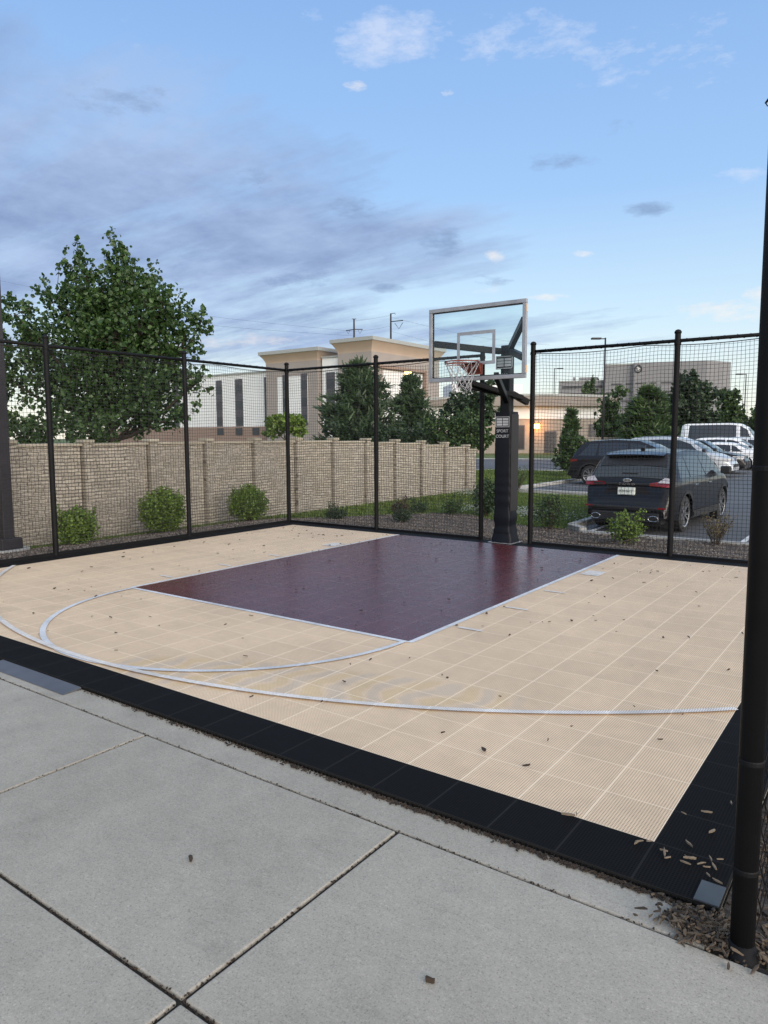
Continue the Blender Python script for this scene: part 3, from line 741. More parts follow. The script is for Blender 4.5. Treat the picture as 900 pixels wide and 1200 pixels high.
# ------------------------------------------------------------------ fences with net
def disp(s, z, sd, amp):
    p = Vector((s*.9, z*1.1, sd)); q = Vector((s*4.5, z*4.5, sd+9))
    return (noise.noise(p)*amp + noise.noise(q)*amp*.28, noise.noise(p+Vector((7,7,7)))*amp+noise.noise(q+Vector((3,3,3)))*amp*.3, noise.noise(p+Vector((1,5,9)))*amp*1.3)
def net(org, dr, length, z0, z1, cell, sd, amp=.02, sag=0., rad=.0023):
    mb = MB(); nv = int(length/cell); nh = int((z1-z0)/cell); nx, ny = -dr[1], dr[0]
    def P(s, z):
        a, b, c = disp(s, z, sd, amp)
        top = (z-z0)/(z1-z0)
        zz_ = z + b - sag*top*abs(sin(s*1.9+sd))*(1-.0)
        fade = min(1, s/.15, (length-s)/.15); a *= fade
        return (org[0]+dr[0]*(s+a)+nx*c*fade, org[1]+dr[1]*(s+a)+ny*c*fade, zz_)
    def strand(pts):
        vs = []; 
        for p in pts:
            vs += [(p[0]-dr[0]*rad-nx*rad*.6, p[1]-dr[1]*rad-ny*rad*.6, p[2]-rad), (p[0]+dr[0]*rad-nx*rad*.6, p[1]+dr[1]*rad-ny*rad*.6, p[2]-rad*.0), (p[0]+nx*rad, p[1]+ny*rad, p[2]+rad)]
        fs = []
        for i in range(len(pts)-1):
            for k in range(3): fs.append((i*3+k, i*3+(k+1)%3, i*3+3+(k+1)%3, i*3+3+k))
        mb.add(vs, fs)
    for i in range(nv+1):
        s = min(length, i*cell); strand([P(s, z0+(z1-z0)*k/22) for k in range(23)])
    m_ = int(length/.14)
    for j in range(nh+1):
        z = z0+j*cell; strand([P(length*k/m_, z) for k in range(m_+1)])
    return mb
def post(root, x, y, h, r=.038, name='post'):
    mb = MB(); mb.tube([(x,y,-.05),(x,y,h-.02)], r, 14)
    p = mb.build(name, M['frame_black'], root, smooth=True); 
    e = p.modifiers.new('es','EDGE_SPLIT'); e.split_angle = R(50)
    mb = MB(); mb.tube([(x,y,h-.022),(x,y,h+.0),(x,y,h+.022),(x,y,h+.03)], [r*1.2,r*1.22,r*.8,r*.2], 14); mb.build('cap', M['frame_black'], p, smooth=True)
    mb = MB(); mb.tube([(x,y,h-.17),(x,y,h-.13)], r*1.18, 14); mb.build('rail_clamp', M['frame_black'], p)
    return p
def fence(name, label, a, b, posts, h, nets, sd, rail=True, cell=.0508):
    ax, ay = a; root = empty(name, (ax,ay,0), 0, label, 'fence')
    dx, dy = b[0]-ax, b[1]-ay; ln = hypot(dx,dy); d = (dx/ln, dy/ln)
    for s in posts: post(root, d[0]*s, d[1]*s, h)
    if rail:
        mb = MB(); mb.tube([(0,0,h-.12+.0),(dx,dy,h-.12)], .024, 10); mb.build('top_rail', M['frame_black'], root, smooth=True)
        mb = MB(); mb.box(0, ln, -.02, .02, -.02, .035, M=Matrix.Rotation(atan2(dy,dx),4,'Z')); mb.build('kick_board', M['frame_black'], root)
        # lacing that ties the net to the rail
        mb = MB(); k = 0.; pts = []
        while k < ln: 
            pts.append((d[0]*k + .028*cos(k*41)*-d[1], d[1]*k+.028*cos(k*41)*d[0], h-.12+.028*sin(k*41))); k += .028
        mb.tube(pts, .003, 3, cap=False); mb.build('net_lacing', M['net_black'], root)
    for (s0, s1) in nets:
        o = net((d[0]*s0, d[1]*s0), d, s1-s0, .06, h-.15, cell, sd+s0, .030, .035)
        n_ = o.build('net', M['net_black'], root)
        # edge rope
        mb = MB(); mb.tube([(d[0]*(s0+(s1-s0)*k/60), d[1]*(s0+(s1-s0)*k/60), h-.15-.035*abs(sin((s0+(s1-s0)*k/60)*1.9))) for k in range(61)], .006, 5, cap=False); mb.build('edge_rope', M['net_black'], n_)
    return root
fence('court_fence', 'left side of the court fence, tall black posts with square netting', (FX, -1.0), (FX, FY), [.25+1.0-.02, 3.56, 5.92], 3.03, [(0, FY+1.0)], 3.1)
xs_ = -29.35*T
fence('court_fence', 'back fence left of the hoop, black posts and netting from the corner', (FX, FY), (-15.55*T, FY), [0.0, (29.35-22.4)*T, (29.35-15.55)*T], 3.03, [(0, (29.35-15.55)*T)], 8.3)
fence('court_fence', 'back fence right of the hoop with loosely laced netting in front of the cars', (-12.75*T, FY), (1.33*T, FY), [0.0, (12.75-5.95)*T, (12.75+1.33)*T], 3.03, [(0, (12.75+1.33)*T)], 21.7)
# kick board in the gap behind the pole
# right fence: heavy post and chain link
rf = empty('court_fence', (RX, -1.50*T, 0), 0, 'right fence with the heavy black post at the right edge', 'fence')
mb = MB(); mb.tube([(0,0,-.05),(0,0,4.6)], .0375, 24); p = mb.build('post', M['frame_black'], rf, smooth=True)
for z in (.255, .62, 1.55):
    mb = MB(); mb.tube([(0,0,z),(0,0,z+.004),(0,0,z+.016),(0,0,z+.02)], [.0377,.0398,.0398,.0377], 24, cap=False); mb.build('clamp_band', M['frame_black'], p)
mb = MB(); mb.tube([(0,-.0,-.052),(0,0,-.04),(0,0,.02)], [.075,.06,.036], 16); mb.build('post_collar', M['frame_black'], p, smooth=True)
mb = MB()
LN = FY+1.5*T; cw = .058; zmax = 4.4; stp = cw
for k in range(int(LN/stp)+1):      # zig-zag chain link wires
    pts = []
    for q in range(int(zmax/cw)+1):
        y = .06 + k*stp + (cw*.5 if (q+k) % 2 else 0); pts.append((.035+.004*((q+k)%2*2-1), min(y, LN), .03+q*cw))
    mb.tube(pts, .0021, 4, cap=False)
mb.build('chain_link', M['frame_black'], rf)
mb = MB(); mb.tube([(0,.0,4.5),(0,LN,4.5)], .022, 8); mb.build('top_rail', M['frame_black'], rf, smooth=True)
for q, z in enumerate((2.655, 2.90)):
    mb = MB(); mb.tube([(0,.0,z),(-.040,.01,z-.004),(-.052,.012,z-.016),(-.046,.012,z-.026)], [.006,.005,.003,.002], 6); mb.build('tie_wire', M['net_black'], p)

# ------------------------------------------------------------------ square lamp pole on the left
lp = empty('lamp_pole', (-10.75, 2.78, tz(-10.5,2.9)), 0, 'thick square dark lamp pole on a boxed base at the left edge', 'lamp pole')
mb = MB(); mb.box(-.085,.085,-.085,.085,.2,11.5); bevel(mb.build('pole', M['pole_grey'], lp), .012)
mb = MB(); mb.box(-.17,.17,-.17,.17,.06,.24); bevel(mb.build('base_cover', M['pole_grey'], lp), .02)
mb = MB(); mb.tube([(0,0,-.2),(0,0,.06)], .33, 24); mb.build('footing', M['kerb'], lp)
mb = MB(); mb.box(-.9,.08,-.09,.09,11.42,11.5); mb.box(-1.0,-.3,-.2,.2,11.38,11.5); mb.build('lamp_head', M['pole_grey'], lp)

# ------------------------------------------------------------------ basketball hoop
HX = -14*T; PY = 7.26
hoop = empty('basketball_hoop', (HX, PY, 0), 0, 'adjustable basketball hoop with glass backboard and padded black pole', 'basketball hoop')
mb = MB(); mb.box(-.078,.078,-.078,.078,.0,3.02); bevel(mb.build('pole', M['steel_black'], hoop), .012)
mb = MB()      # pad with soft folds
rows = []
for k in range(61):
    z = .16+k*(2.02-.16)/60; fold = .010*sin(z*34+sin(z*7)*2)*max(0,1-z/1.3)+.004*noise.noise(Vector((0,0,z*9)))
    a = .135+fold; b = .14+fold*.6
    ring = []
    for (cx, cy, q0) in ((1,1,0),(-1,1,90),(-1,-1,180),(1,-1,270)):
        for q in range(4):
            an = R(q0+q*30); ring.append((cx*(a-.03)+.03*cos(an), cy*(b-.03)+.03*sin(an), z))
    rows.append(ring)
mb.grid(rows, 0, True); mb.f.append(tuple(range(16))[::-1]); mb.m.append(0); n_ = len(rows)-1; mb.f.append(tuple(n_*16+k for k in range(16))); mb.m.append(0)
pad = mb.build('pole_pad', M['pad'], hoop, smooth=True); pad.modifiers.new('es','EDGE_SPLIT').split_angle = R(60)
mb = MB(); mb.box(.1360,.147,-.12,.12,.5,1.98); bevel(mb.build('side_flap', M['pad_side'], pad), .004)
def text(body, size, loc, rot, mat, parent, name='lettering', sx=1., ext=.0012):
    cu = bpy.data.curves.new(name, 'FONT'); cu.body = body; cu.size = size; cu.align_x = 'CENTER'; cu.align_y = 'CENTER'; cu.extrude = ext; cu.offset = .0
    tmp = bpy.data.objects.new(name, cu); COL.objects.link(tmp); bpy.context.view_layer.update()
    me = bpy.data.meshes.new_from_object(tmp.evaluated_get(bpy.context.evaluated_depsgraph_get())); bpy.data.objects.remove(tmp)
    me.materials.clear(); me.materials.append(mat); o = bpy.data.objects.new(name, me); COL.objects.link(o)
    o.parent = parent; o.location = loc; o.rotation_euler = rot; o.scale = (sx,1,1); return o
def grid_logo(mb, cx, cz, y, w, h):
    for a in (-1, 1):
        for b in (-1, 0, 1):
            x0 = cx+a*w*.255-w*.225; zc = cz+b*h*.31
            mb.box(x0, x0+w*.45, y-.002, y, zc-h*.125, zc+h*.125)
mb = MB(); grid_logo(mb, 0, 1.865, -.1425, .20, .13)
for z in (1.865-.075, 1.865+.075): mb.box(-.112,.112,-.145,-.1428,z-.004,z+.004)
for x in (-.112, .112): mb.box(x-.004,x+.004,-.1453,-.1429,1.787,1.943)
mb.build('emblem', M['white_ink'], pad)
text('SPORT', .066, (0,-.144,1.725), (R(90),0,0), M['white_ink'], pad)
text('COURT', .066, (0,-.144,1.645), (R(90),0,0), M['white_ink'], pad)
# boot at the pad foot
mb = MB(); rows = []
for z, a in ((.0,.178),(.02,.176),(.07,.165),(.16,.146),(.27,.139)):
    ring = []
    for (cx, cy, q0) in ((1,1,0),(-1,1,90),(-1,-1,180),(1,-1,270)):
        for q in range(4):
            an = R(q0+q*30); ring.append((cx*(a-.04)+.04*cos(an)+.01*noise.noise(Vector((cx,cy,z*20))), cy*(a*.9-.04)+.04*sin(an), z))
    rows.append(ring)
mb.grid(rows, 0, True); mb.build('base_boot', M['pad'], hoop, smooth=True)
mb = MB(); mb.box(-.20,.20,-.19,.18,.001,.010); mb.build('base_plate', M['silver'], hoop)
# backboard
BY = 20.5*T - PY; bw = 2.53*T; z0b = 8.0*T; z1b = 11.45*T
bb = empty('backboard', (0, BY, 0)); bb.parent = hoop
mb = MB(); fw = .055
mb.box(-bw, bw, -.012, .030, z0b, z0b+fw); mb.box(-bw, bw, -.012, .030, z1b-fw, z1b)
mb.box(-bw, -bw+fw, -.012, .030, z0b+fw, z1b-fw); mb.box(bw-fw, bw, -.012, .030, z0b+fw, z1b-fw)
bevel(mb.build('frame', M['silver'], bb), .005)
mb = MB(); mb.box(-bw+fw, bw-fw, .006, .018, z0b+fw, z1b-fw); mb.build('glass_panel', M['boardglass'], bb)
mb = MB()
sx0, sx1, sz0, sz1, sw = -.305, .305, 2.655, 3.125, .047
ex = .0
mb.box(sx0, sx1, .0045, .0055, sz1-sw, sz1); mb.box(sx0, sx1, .0045, .0055, sz0, sz0+sw); mb.box(sx0, sx0+sw, .0045, .0055, sz0+sw, sz1-sw); mb.box(sx1-sw, sx1, .0045, .0055, sz0+sw, sz1-sw)
mb.build('target_square', M['silver'], bb)
mb = MB()      # black gasket behind the frame
g_ = .014
for (a, b, c, d) in ((-bw+fw, bw-fw, z0b+fw, z0b+fw+g_), (-bw+fw, bw-fw, z1b-fw-g_, z1b-fw), (-bw+fw, -bw+fw+g_, z0b+fw+g_, z1b-fw-g_), (bw-fw-g_, bw-fw, z0b+fw+g_, z1b-fw-g_)):
    mb.box(a, b, .0185, .0295, c, d)
mb.build('gasket', M['plastic_black'], bb)
mb = MB()
for zc in (z0b+.12, z1b-.12): mb.box(bw+.0005, bw+.006, -.008, .026, zc-.05, zc+.05)
mb.build('edge_lit_patch', plain('amber_edge_light', (.75,.45,.22), .3), bb)  # amber colour paints the warm low light catching the board's right edge
# arms
mb = MB(); arm = .036
top = (0, -.02, 2.96)
def sq(a, b, w=.035, h=.045):
    a = Vector(a); b = Vector(b); d = (b-a).normalized(); s = d.cross(Vector((0,0,1))).normalized()*w; u = s.cross(d).normalized()*h
    vs = [a-s-u, a+s-u, a+s+u, a-s+u, b-s-u, b+s-u, b+s+u, b-s+u]
    mb.add(vs, [(0,1,2,3),(7,6,5,4),(0,4,5,1),(1,5,6,2),(2,6,7,3),(3,7,4,0)])
by = BY+.05
sq((-bw+.06, by, 3.0), (-.07, -.10, 2.93)); sq((bw-.06, by, 3.22), (.08, -.10, 2.94)); sq((bw-.06, by, 2.72), (.08, -.08, 2.93))
sq((-.30, by, 2.40), (-.07, .06, 2.30)); sq((.30, by, 2.50), (.0, .02, 2.16)); sq((-.3, by, 2.47), (.16,.2,2.24), .03, .035)
sq((-.36, by, 2.47), (.36, by, 2.47), .02, .03); sq((.02,.12,2.30),(.18,.36,2.17), .045, .045)
bevel(mb.build('support_arm', M['steel_black'], hoop), .004)
mb = MB(); mb.box(-.14,.14,-.112,-.1,2.66,2.86); cp = bevel(mb.build('height_plate', M['steel_black'], hoop), .003)
mb = MB(); grid_logo(mb, 0, 2.76, -.1125, .24, .14)
for z in (2.672, 2.848): mb.box(-.132,.132,-.1145,-.1126,z-.006,z+.006)
for x in (-.132, .132): mb.box(x-.006,x+.006,-.1149,-.1127,2.68,2.84)
mb.build('emblem', M['white_ink'], cp)
mb = MB()
for a in (-.04, 0, .04):
    for b in (2.53, 2.59): mb.tube([(a,-.096,b),(a,-.103,b)], .008, 8)
mb.build('bolt', M['silver'], hoop)
# rim
rz = 8.74*T; ry = BY - .38; rr = .235
mb = MB(); pts = [(rr*cos(2*pi*k/48), ry+rr*sin(2*pi*k/48), rz) for k in range(49)]; mb.tube(pts, .009, 8, cap=False); mb.tube([(x*1.0, y, z-.026) for x, y, z in pts[30-18:49-6]], .006, 6)
rim = mb.build('rim', M['rim'], hoop, smooth=True)
mb = MB()
for s in (-1, 1):
    mb.add([(s*.10,BY-.012,rz+.0),(s*.10,BY-.012,rz-.13),(s*.075,ry+rr-.02,rz-.03),(s*.075,ry+rr-.02,rz)], [(0,1,2,3)])
    mb.add([(s*.104,BY-.012,rz+.0),(s*.104,BY-.012,rz-.13),(s*.079,ry+rr-.02,rz-.03),(s*.079,ry+rr-.02,rz)], [(3,2,1,0)])
mb.add([(-.10,BY-.012,rz-.001),(.10,BY-.012,rz-.001),(.17,ry+rr*.72,rz-.001),(-.17,ry+rr*.72,rz-.001)], [(0,1,2,3)])
mb.box(-.12,.12,BY-.026,BY-.0135,rz-.15,rz+.01); mb.add([(-.10,BY-.03,rz-.13),(.10,BY-.03,rz-.13),(.16,ry+rr*.75,rz-.02),(-.16,ry+rr*.75,rz-.02)], [(0,1,2,3)])
mb.build('rim_bracket', M['rim'], rim)
mb = MB(); NL = 12; lv = [(0,rr-.002,0),(.10,rr*.82,1),(.18,rr*.66,0),(.25,rr*.58,1),(.31,rr*.54,0),(.36,rr*.56,1)]
for k in range(NL):
    for dd in (1, -1):
        pts = []
        for q, (dz, rad, _) in enumerate(lv):
            an = 2*pi*(k+dd*q*.5)/NL; jit = .012*q
            pts.append((rad*cos(an)+random.uniform(-jit,jit)*.3, ry+rad*sin(an)+random.uniform(-jit,jit)*.3, rz-.012-dz+(random.uniform(-.02,.02) if q == 5 else 0)))
        mb.tube(pts, .0042, 5, cap=False)
for k in range(6):
    an = random.uniform(0,6.28); mb.tube([(.12*cos(an), ry+.12*sin(an), rz-.36), (.14*cos(an), ry+.14*sin(an), rz-.41-.02*random.random()), (.16*cos(an+.3), ry+.16*sin(an+.3), rz-.40)], .0045, 4)
mb.build('net', M['cord'], rim, smooth=True)

# ------------------------------------------------------------------ vehicles
def interp(pts, x):
    if x <= pts[0][0]: return pts[0][1]
    for (a, za), (b, zb) in zip(pts[:-1], pts[1:]):
        if x <= b: return za+(zb-za)*(x-a)/(b-a)
    return pts[-1][1]
def vehicle(name, loc, rz_, paint, label, cat, Ln=4.8, W=.96, top=None, belt=1.05, wheels=(.95,3.8), wr=.36, sill=.27, side=None, wsh=None, rgl=None,
            group='parked vehicles in the lot', rear_tail=None, headz=.78, clad=True, rails=False, lean=.36, plate=True, seams=(1.55,2.45), rearextra=None, mirror_x=None):
    root = empty(name, loc, rz_, label, cat, group)
    def zt(x):    # smoothed top line
        return (interp(top, x-.05)+interp(top, x)*2+interp(top, x+.05))/4
    def wmax(x):
        d0 = x; d1 = Ln-x; w = W
        if d0 < .7: w -= W*.17*(1-d0/.7)**2.6
        if d1 < 1.0: w -= W*.24*(1-d1/1.0)**2.4
        return w
    def zb(x): return min(belt, zt(x)-.05)
    def wroof(x):
        h = max(0, zt(x)-zb(x)); return wmax(x)-.03-lean*h-.02
    def crown(x): return .035 if zt(x)-zb(x) > .2 else .03
    def topz(x, y): return zt(x)+crown(x)*(1-(y/max(.05, wroof(x)))**2)
    def arch(x):
        z = sill
        for wx in wheels:
            d = abs(x-wx); ra = wr+.055
            if d < ra: z = max(z, wr+sqrt(ra*ra-d*d)*.98)
        if x < .5: z += .06*(1-x/.5)
        if x > Ln-.6: z += .06*(x-Ln+.6)/.6
        return z
    def sidept(x, z):     # outer side surface
        t, b = zt(x)-.045, zb(x)
        if z >= b: 
            f = (z-b)/max(.001, t-b); return (wmax(x)-.03)*(1-f)+wroof(x)*f
        return wmax(x)-.03+.03*min(1,(b-z)/.12)
    xs = sorted(set([round(v, 4) for v in ([.0,.02,.05,.08,.11,.15,.2,.26,.33,.41,.5]+[.5+(Ln-.9)*k/44 for k in range(45)]+[Ln-.4,Ln-.3,Ln-.2,Ln-.12,Ln-.06,Ln-.02,Ln]+[wx+s*(wr+.055)*c for wx in wheels for s in (-1,1) for c in (1.001,.99,.96,.9,.8,.65,.45,.2)])]))
    rows = []
    for x in xs:
        t = zt(x); b = zb(x); w = wmax(x); r_ = wroof(x); ab = arch(x)
        half = [(y*r_, topz(x, y*r_)) for y in (0,.35,.65,.85,.96)] + [(r_+.005, t-.045), (w-.03, b), (w-.005, max(ab+.02,b-.06)), (w, max(ab+.015,b-.14)), (w-.008, ab+max(.012,(b-.14-ab)*.55)), (w-.0, ab+max(.008,(b-.14-ab)*.2)), (w-.03, ab)]
        rows.append([(x, -y, z) for y, z in half[::-1]] + [(x, y, z) for y, z in half[1:]])
    mb = MB(); mb.grid(rows); n = len(rows[0])
    mb.f.append(tuple(range(n))); mb.m.append(0); mb.f.append(tuple((len(rows)-1)*n+k for k in range(n))[::-1]); mb.m.append(0)
    body = mb.build('body', paint, root, smooth=True); body.modifiers.new('es','EDGE_SPLIT').split_angle = R(38)
    mb = MB(); mb.box(.12, Ln-.15, -(W-.27), W-.27, .20, .62); mb.box(wheels[0]+.5, wheels[1]-.5, -(W-.06), W-.06, .24, .36); mb.build('underbody', M['plastic_black'], root)
    if clad:
        for s in (-1, 1):
            mb = MB()
            for wx in wheels:
                rws = []
                for k in range(15):
                    a = pi*k/14; r1 = wr+.052; r2 = wr+.105
                    x1, z1_ = wx+r1*cos(a), max(wr+r1*sin(a), .24); x2, z2 = wx+r2*cos(a), wr+r2*sin(a)
                    rws.append([(x1, s*(wmax(x1)+.006), z1_), (x2, s*(wmax(x2)+.006), z2)])
                mb.grid(rws)
            mb.grid([[(x, s*(wmax(x)+.004), .27), (x, s*(wmax(x)+.010), .42)] for x in [wheels[0]+wr+.1+(wheels[1]-wheels[0]-2*wr-.2)*k/8 for k in range(9)]])
            mb.build('cladding', M['plastic_black'], root)
    # windows
    def sidewin(s, xb0, xb1, xt0, xt1, nm='side_window', mat=None, zlo=.035, zhi=.10):
        rws = []
        for k in range(11):
            f = k/10; xb = xb0+(xb1-xb0)*f; xt = xt0+(xt1-xt0)*f; row = []
            for q in range(5):
                g2 = q/4; x = xb+(xt-xb)*g2; zl = zb(x)+zlo; zh = max(zl+.004, zt(x)-zhi); z = zl+(zh-zl)*g2
                row.append((x, s*(sidept(x, z)+.006), z))
            rws.append(row if s < 0 else row[::-1])
        mb = MB(); mb.grid(rws); return mb.build(nm, mat or M['glass_dark'], root, smooth=True)
    for s in (-1, 1):
        for w_ in side: sidewin(s, *w_)
    def topwin(x0, x1, nm, fr=.90):
        rws = []
        for k in range(13):
            x = x0+(x1-x0)*k/12; g2 = (zt(x+.01)-zt(x-.01))/.02; nl = sqrt(1+g2*g2); row = []
            for q in range(9):
                y = (q/4-1)*fr*(wroof(x)+.02); row.append((x-g2/nl*.010, y, topz(x, y)+.010/nl))
            rws.append(row)
        mb = MB(); mb.grid(rws); return mb.build(nm, M['glass_dark'], root, smooth=True)
    topwin(*wsh, 'windshield'); topwin(*rgl, 'rear_window')
    # door seams and handles
    for s in (-1, 1):
        for x in seams:
            mb = MB(); mb.grid([[(x-.006, s*(wmax(x)+.002), z), (x+.006, s*(wmax(x)+.002), z)] for z in [.45+(belt-.16-.45)*k/4 for k in range(5)]])
            mb.build('door_seam', M['plastic_black'], root)
            mb = MB(); hx = x+.12
            mb.box(hx, hx+.18, min(s*(wmax(hx)+.0), s*(wmax(hx)+.028)), max(s*(wmax(hx)+.0), s*(wmax(hx)+.028)), belt-.155, belt-.125); bevel(mb.build('door_handle', M['chrome'] if clad else paint, root), .006)
        mx_ = mirror_x or (wsh[0]-.1); mb = MB(); yy = s*(wmax(mx_)+.12)
        mb.box(mx_-.09, mx_+.06, yy-.11, yy+.11, belt+.02, belt+.19); bevel(mb.build('side_mirror', M['plastic_black'] if clad else paint, root), .03, 3)
    if rails:
        for s in (-1, 1):
            mb = MB(); a, b = rgl[1]+.25, wsh[0]-.35 if wsh[0] < wsh[1] else wsh[1]-.35
            xx = [rails[0]+(rails[1]-rails[0])*k/8 for k in range(9)]
            mb.tube([(x, s*(wroof(x)-.02), zt(x)+.015+.03*(0 < k < 8)) for k, x in enumerate(xx)], .016, 6); mb.build('roof_rail', M['chrome'], root, smooth=True)
    # wheels
    for wx in wheels:
        for s in (-1, 1):
            y1 = s*(W-.03); y0 = s*(W-.25)
            mb = MB(); yy = [y0, y0+s*.01, y1-s*.02, y1]; rad = [wr-.03, wr, wr, wr-.035]
            rws = [[(wx+r_*cos(2*pi*k/28), y, wr+r_*sin(2*pi*k/28)) for k in range(28)] for y, r_ in zip(yy, rad)]
            rws.append([(wx+(wr-.10)*cos(2*pi*k/28), y1+s*.004, wr+(wr-.10)*sin(2*pi*k/28)) for k in range(28)])
            rws.append([(wx+(wr-.11)*cos(2*pi*k/28), y1-s*.06, wr+(wr-.11)*sin(2*pi*k/28)) for k in range(28)])
            mb.grid(rws, 0, True); nn = len(rws)-1; mb.f.append(tuple(nn*28+k for k in range(28))); mb.m.append(0)
            wh = mb.build('wheel', M['tyre'], root, smooth=True); wh.modifiers.new('es','EDGE_SPLIT').split_angle = R(35)
            mb = MB()
            for k in range(10):
                a = 2*pi*k/10+(.09 if k % 2 else -.09); u = Vector((cos(a),0,sin(a))); v = Vector((-sin(a),0,cos(a)))*.022
                c = Vector((wx, y1-s*.012, wr)); e = c+u*(wr-.10); c2 = c+Vector((0,-s*.02,0))
                mb.add([c2-v, c2+v, e+v, e-v, c2-v-Vector((0,s*.03,0)), c2+v-Vector((0,s*.03,0)), e+v-Vector((0,s*.03,0)), e-v-Vector((0,s*.03,0))], [(0,1,2,3),(0,3,7,4),(1,5,6,2)])
            ring = [[(wx+r_*cos(2*pi*k/28), y1+s*.002-s*.012*(r_ < wr-.11), wr+r_*sin(2*pi*k/28)) for k in range(28)] for r_ in (wr-.125, wr-.098)]
            mb.grid(ring, 0, True); mb.tube([(wx, y1-s*.04, wr), (wx, y1-s*.004, wr)], .05, 12)
            mb.build('rim', M['rimal'], wh)
    # head and tail lights wrap round the corners
    for s in (-1, 1):
        def wrap(xa, xb, z0_, z1_, nm, mat, end, yin=.5):
            rws = []
            if end == 'rear':
                pth = [(xb, 1.), (xb*.6+xa*.4, 1.), (xa+.03, 1.), (xa, .93), (xa-.004, .8), (xa-.006, yin)]
            else:
                pth = [(xb, 1.), (xb*.6+xa*.4, 1.), (xa-.04, 1.), (xa, .92), (xa+.01, .8), (xa+.02, yin)]
            for x, f in pth:
                xx = min(max(x, .0), Ln); w = (wmax(xx)+.010)*f
                rws.append([(x, s*w, z0_+(.03 if f < 1 else .05*(1-abs(x-xb)/max(.01,abs(xa-xb))))), (x, s*w, z1_)])
            mb = MB(); mb.grid(rws if s > 0 else rws[::-1]); return mb.build(nm, mat, root, smooth=False)
        wrap(Ln-.10, Ln-.55, headz-.08, headz+.08, 'headlight', M['head'], 'front')
        if rear_tail: wrap(rear_tail[0], rear_tail[0]+.34, rear_tail[1], rear_tail[2], 'taillight', M['tail'], 'rear', rear_tail[3])
    if plate:
        mb = MB(); mb.box(Ln-.005, Ln+.02, -.55, .55, .46, .60); mb.build('grille', M['plastic_black'], root)
    if rearextra: rearextra(root, wmax, zt)
    return root

PA = {}
def paint(name, c, metal=.3, rough=.28):
    m = plain(name, c, rough, metal=metal, var=.04, scale=2., coat=.3, spec=.3); return m
PA['black'] = paint('black_paint', (.004,.004,.006), .0, .3)
PA['graphite'] = paint('graphite_paint', (.012,.012,.016), .2, .3)
PA['silver'] = paint('silver_paint', (.48,.51,.55), .3, .3)
PA['white'] = paint('white_paint', (.80,.81,.83), .0, .3)
PA['offwhite'] = paint('pearl_paint', (.70,.71,.74), .1, .3)

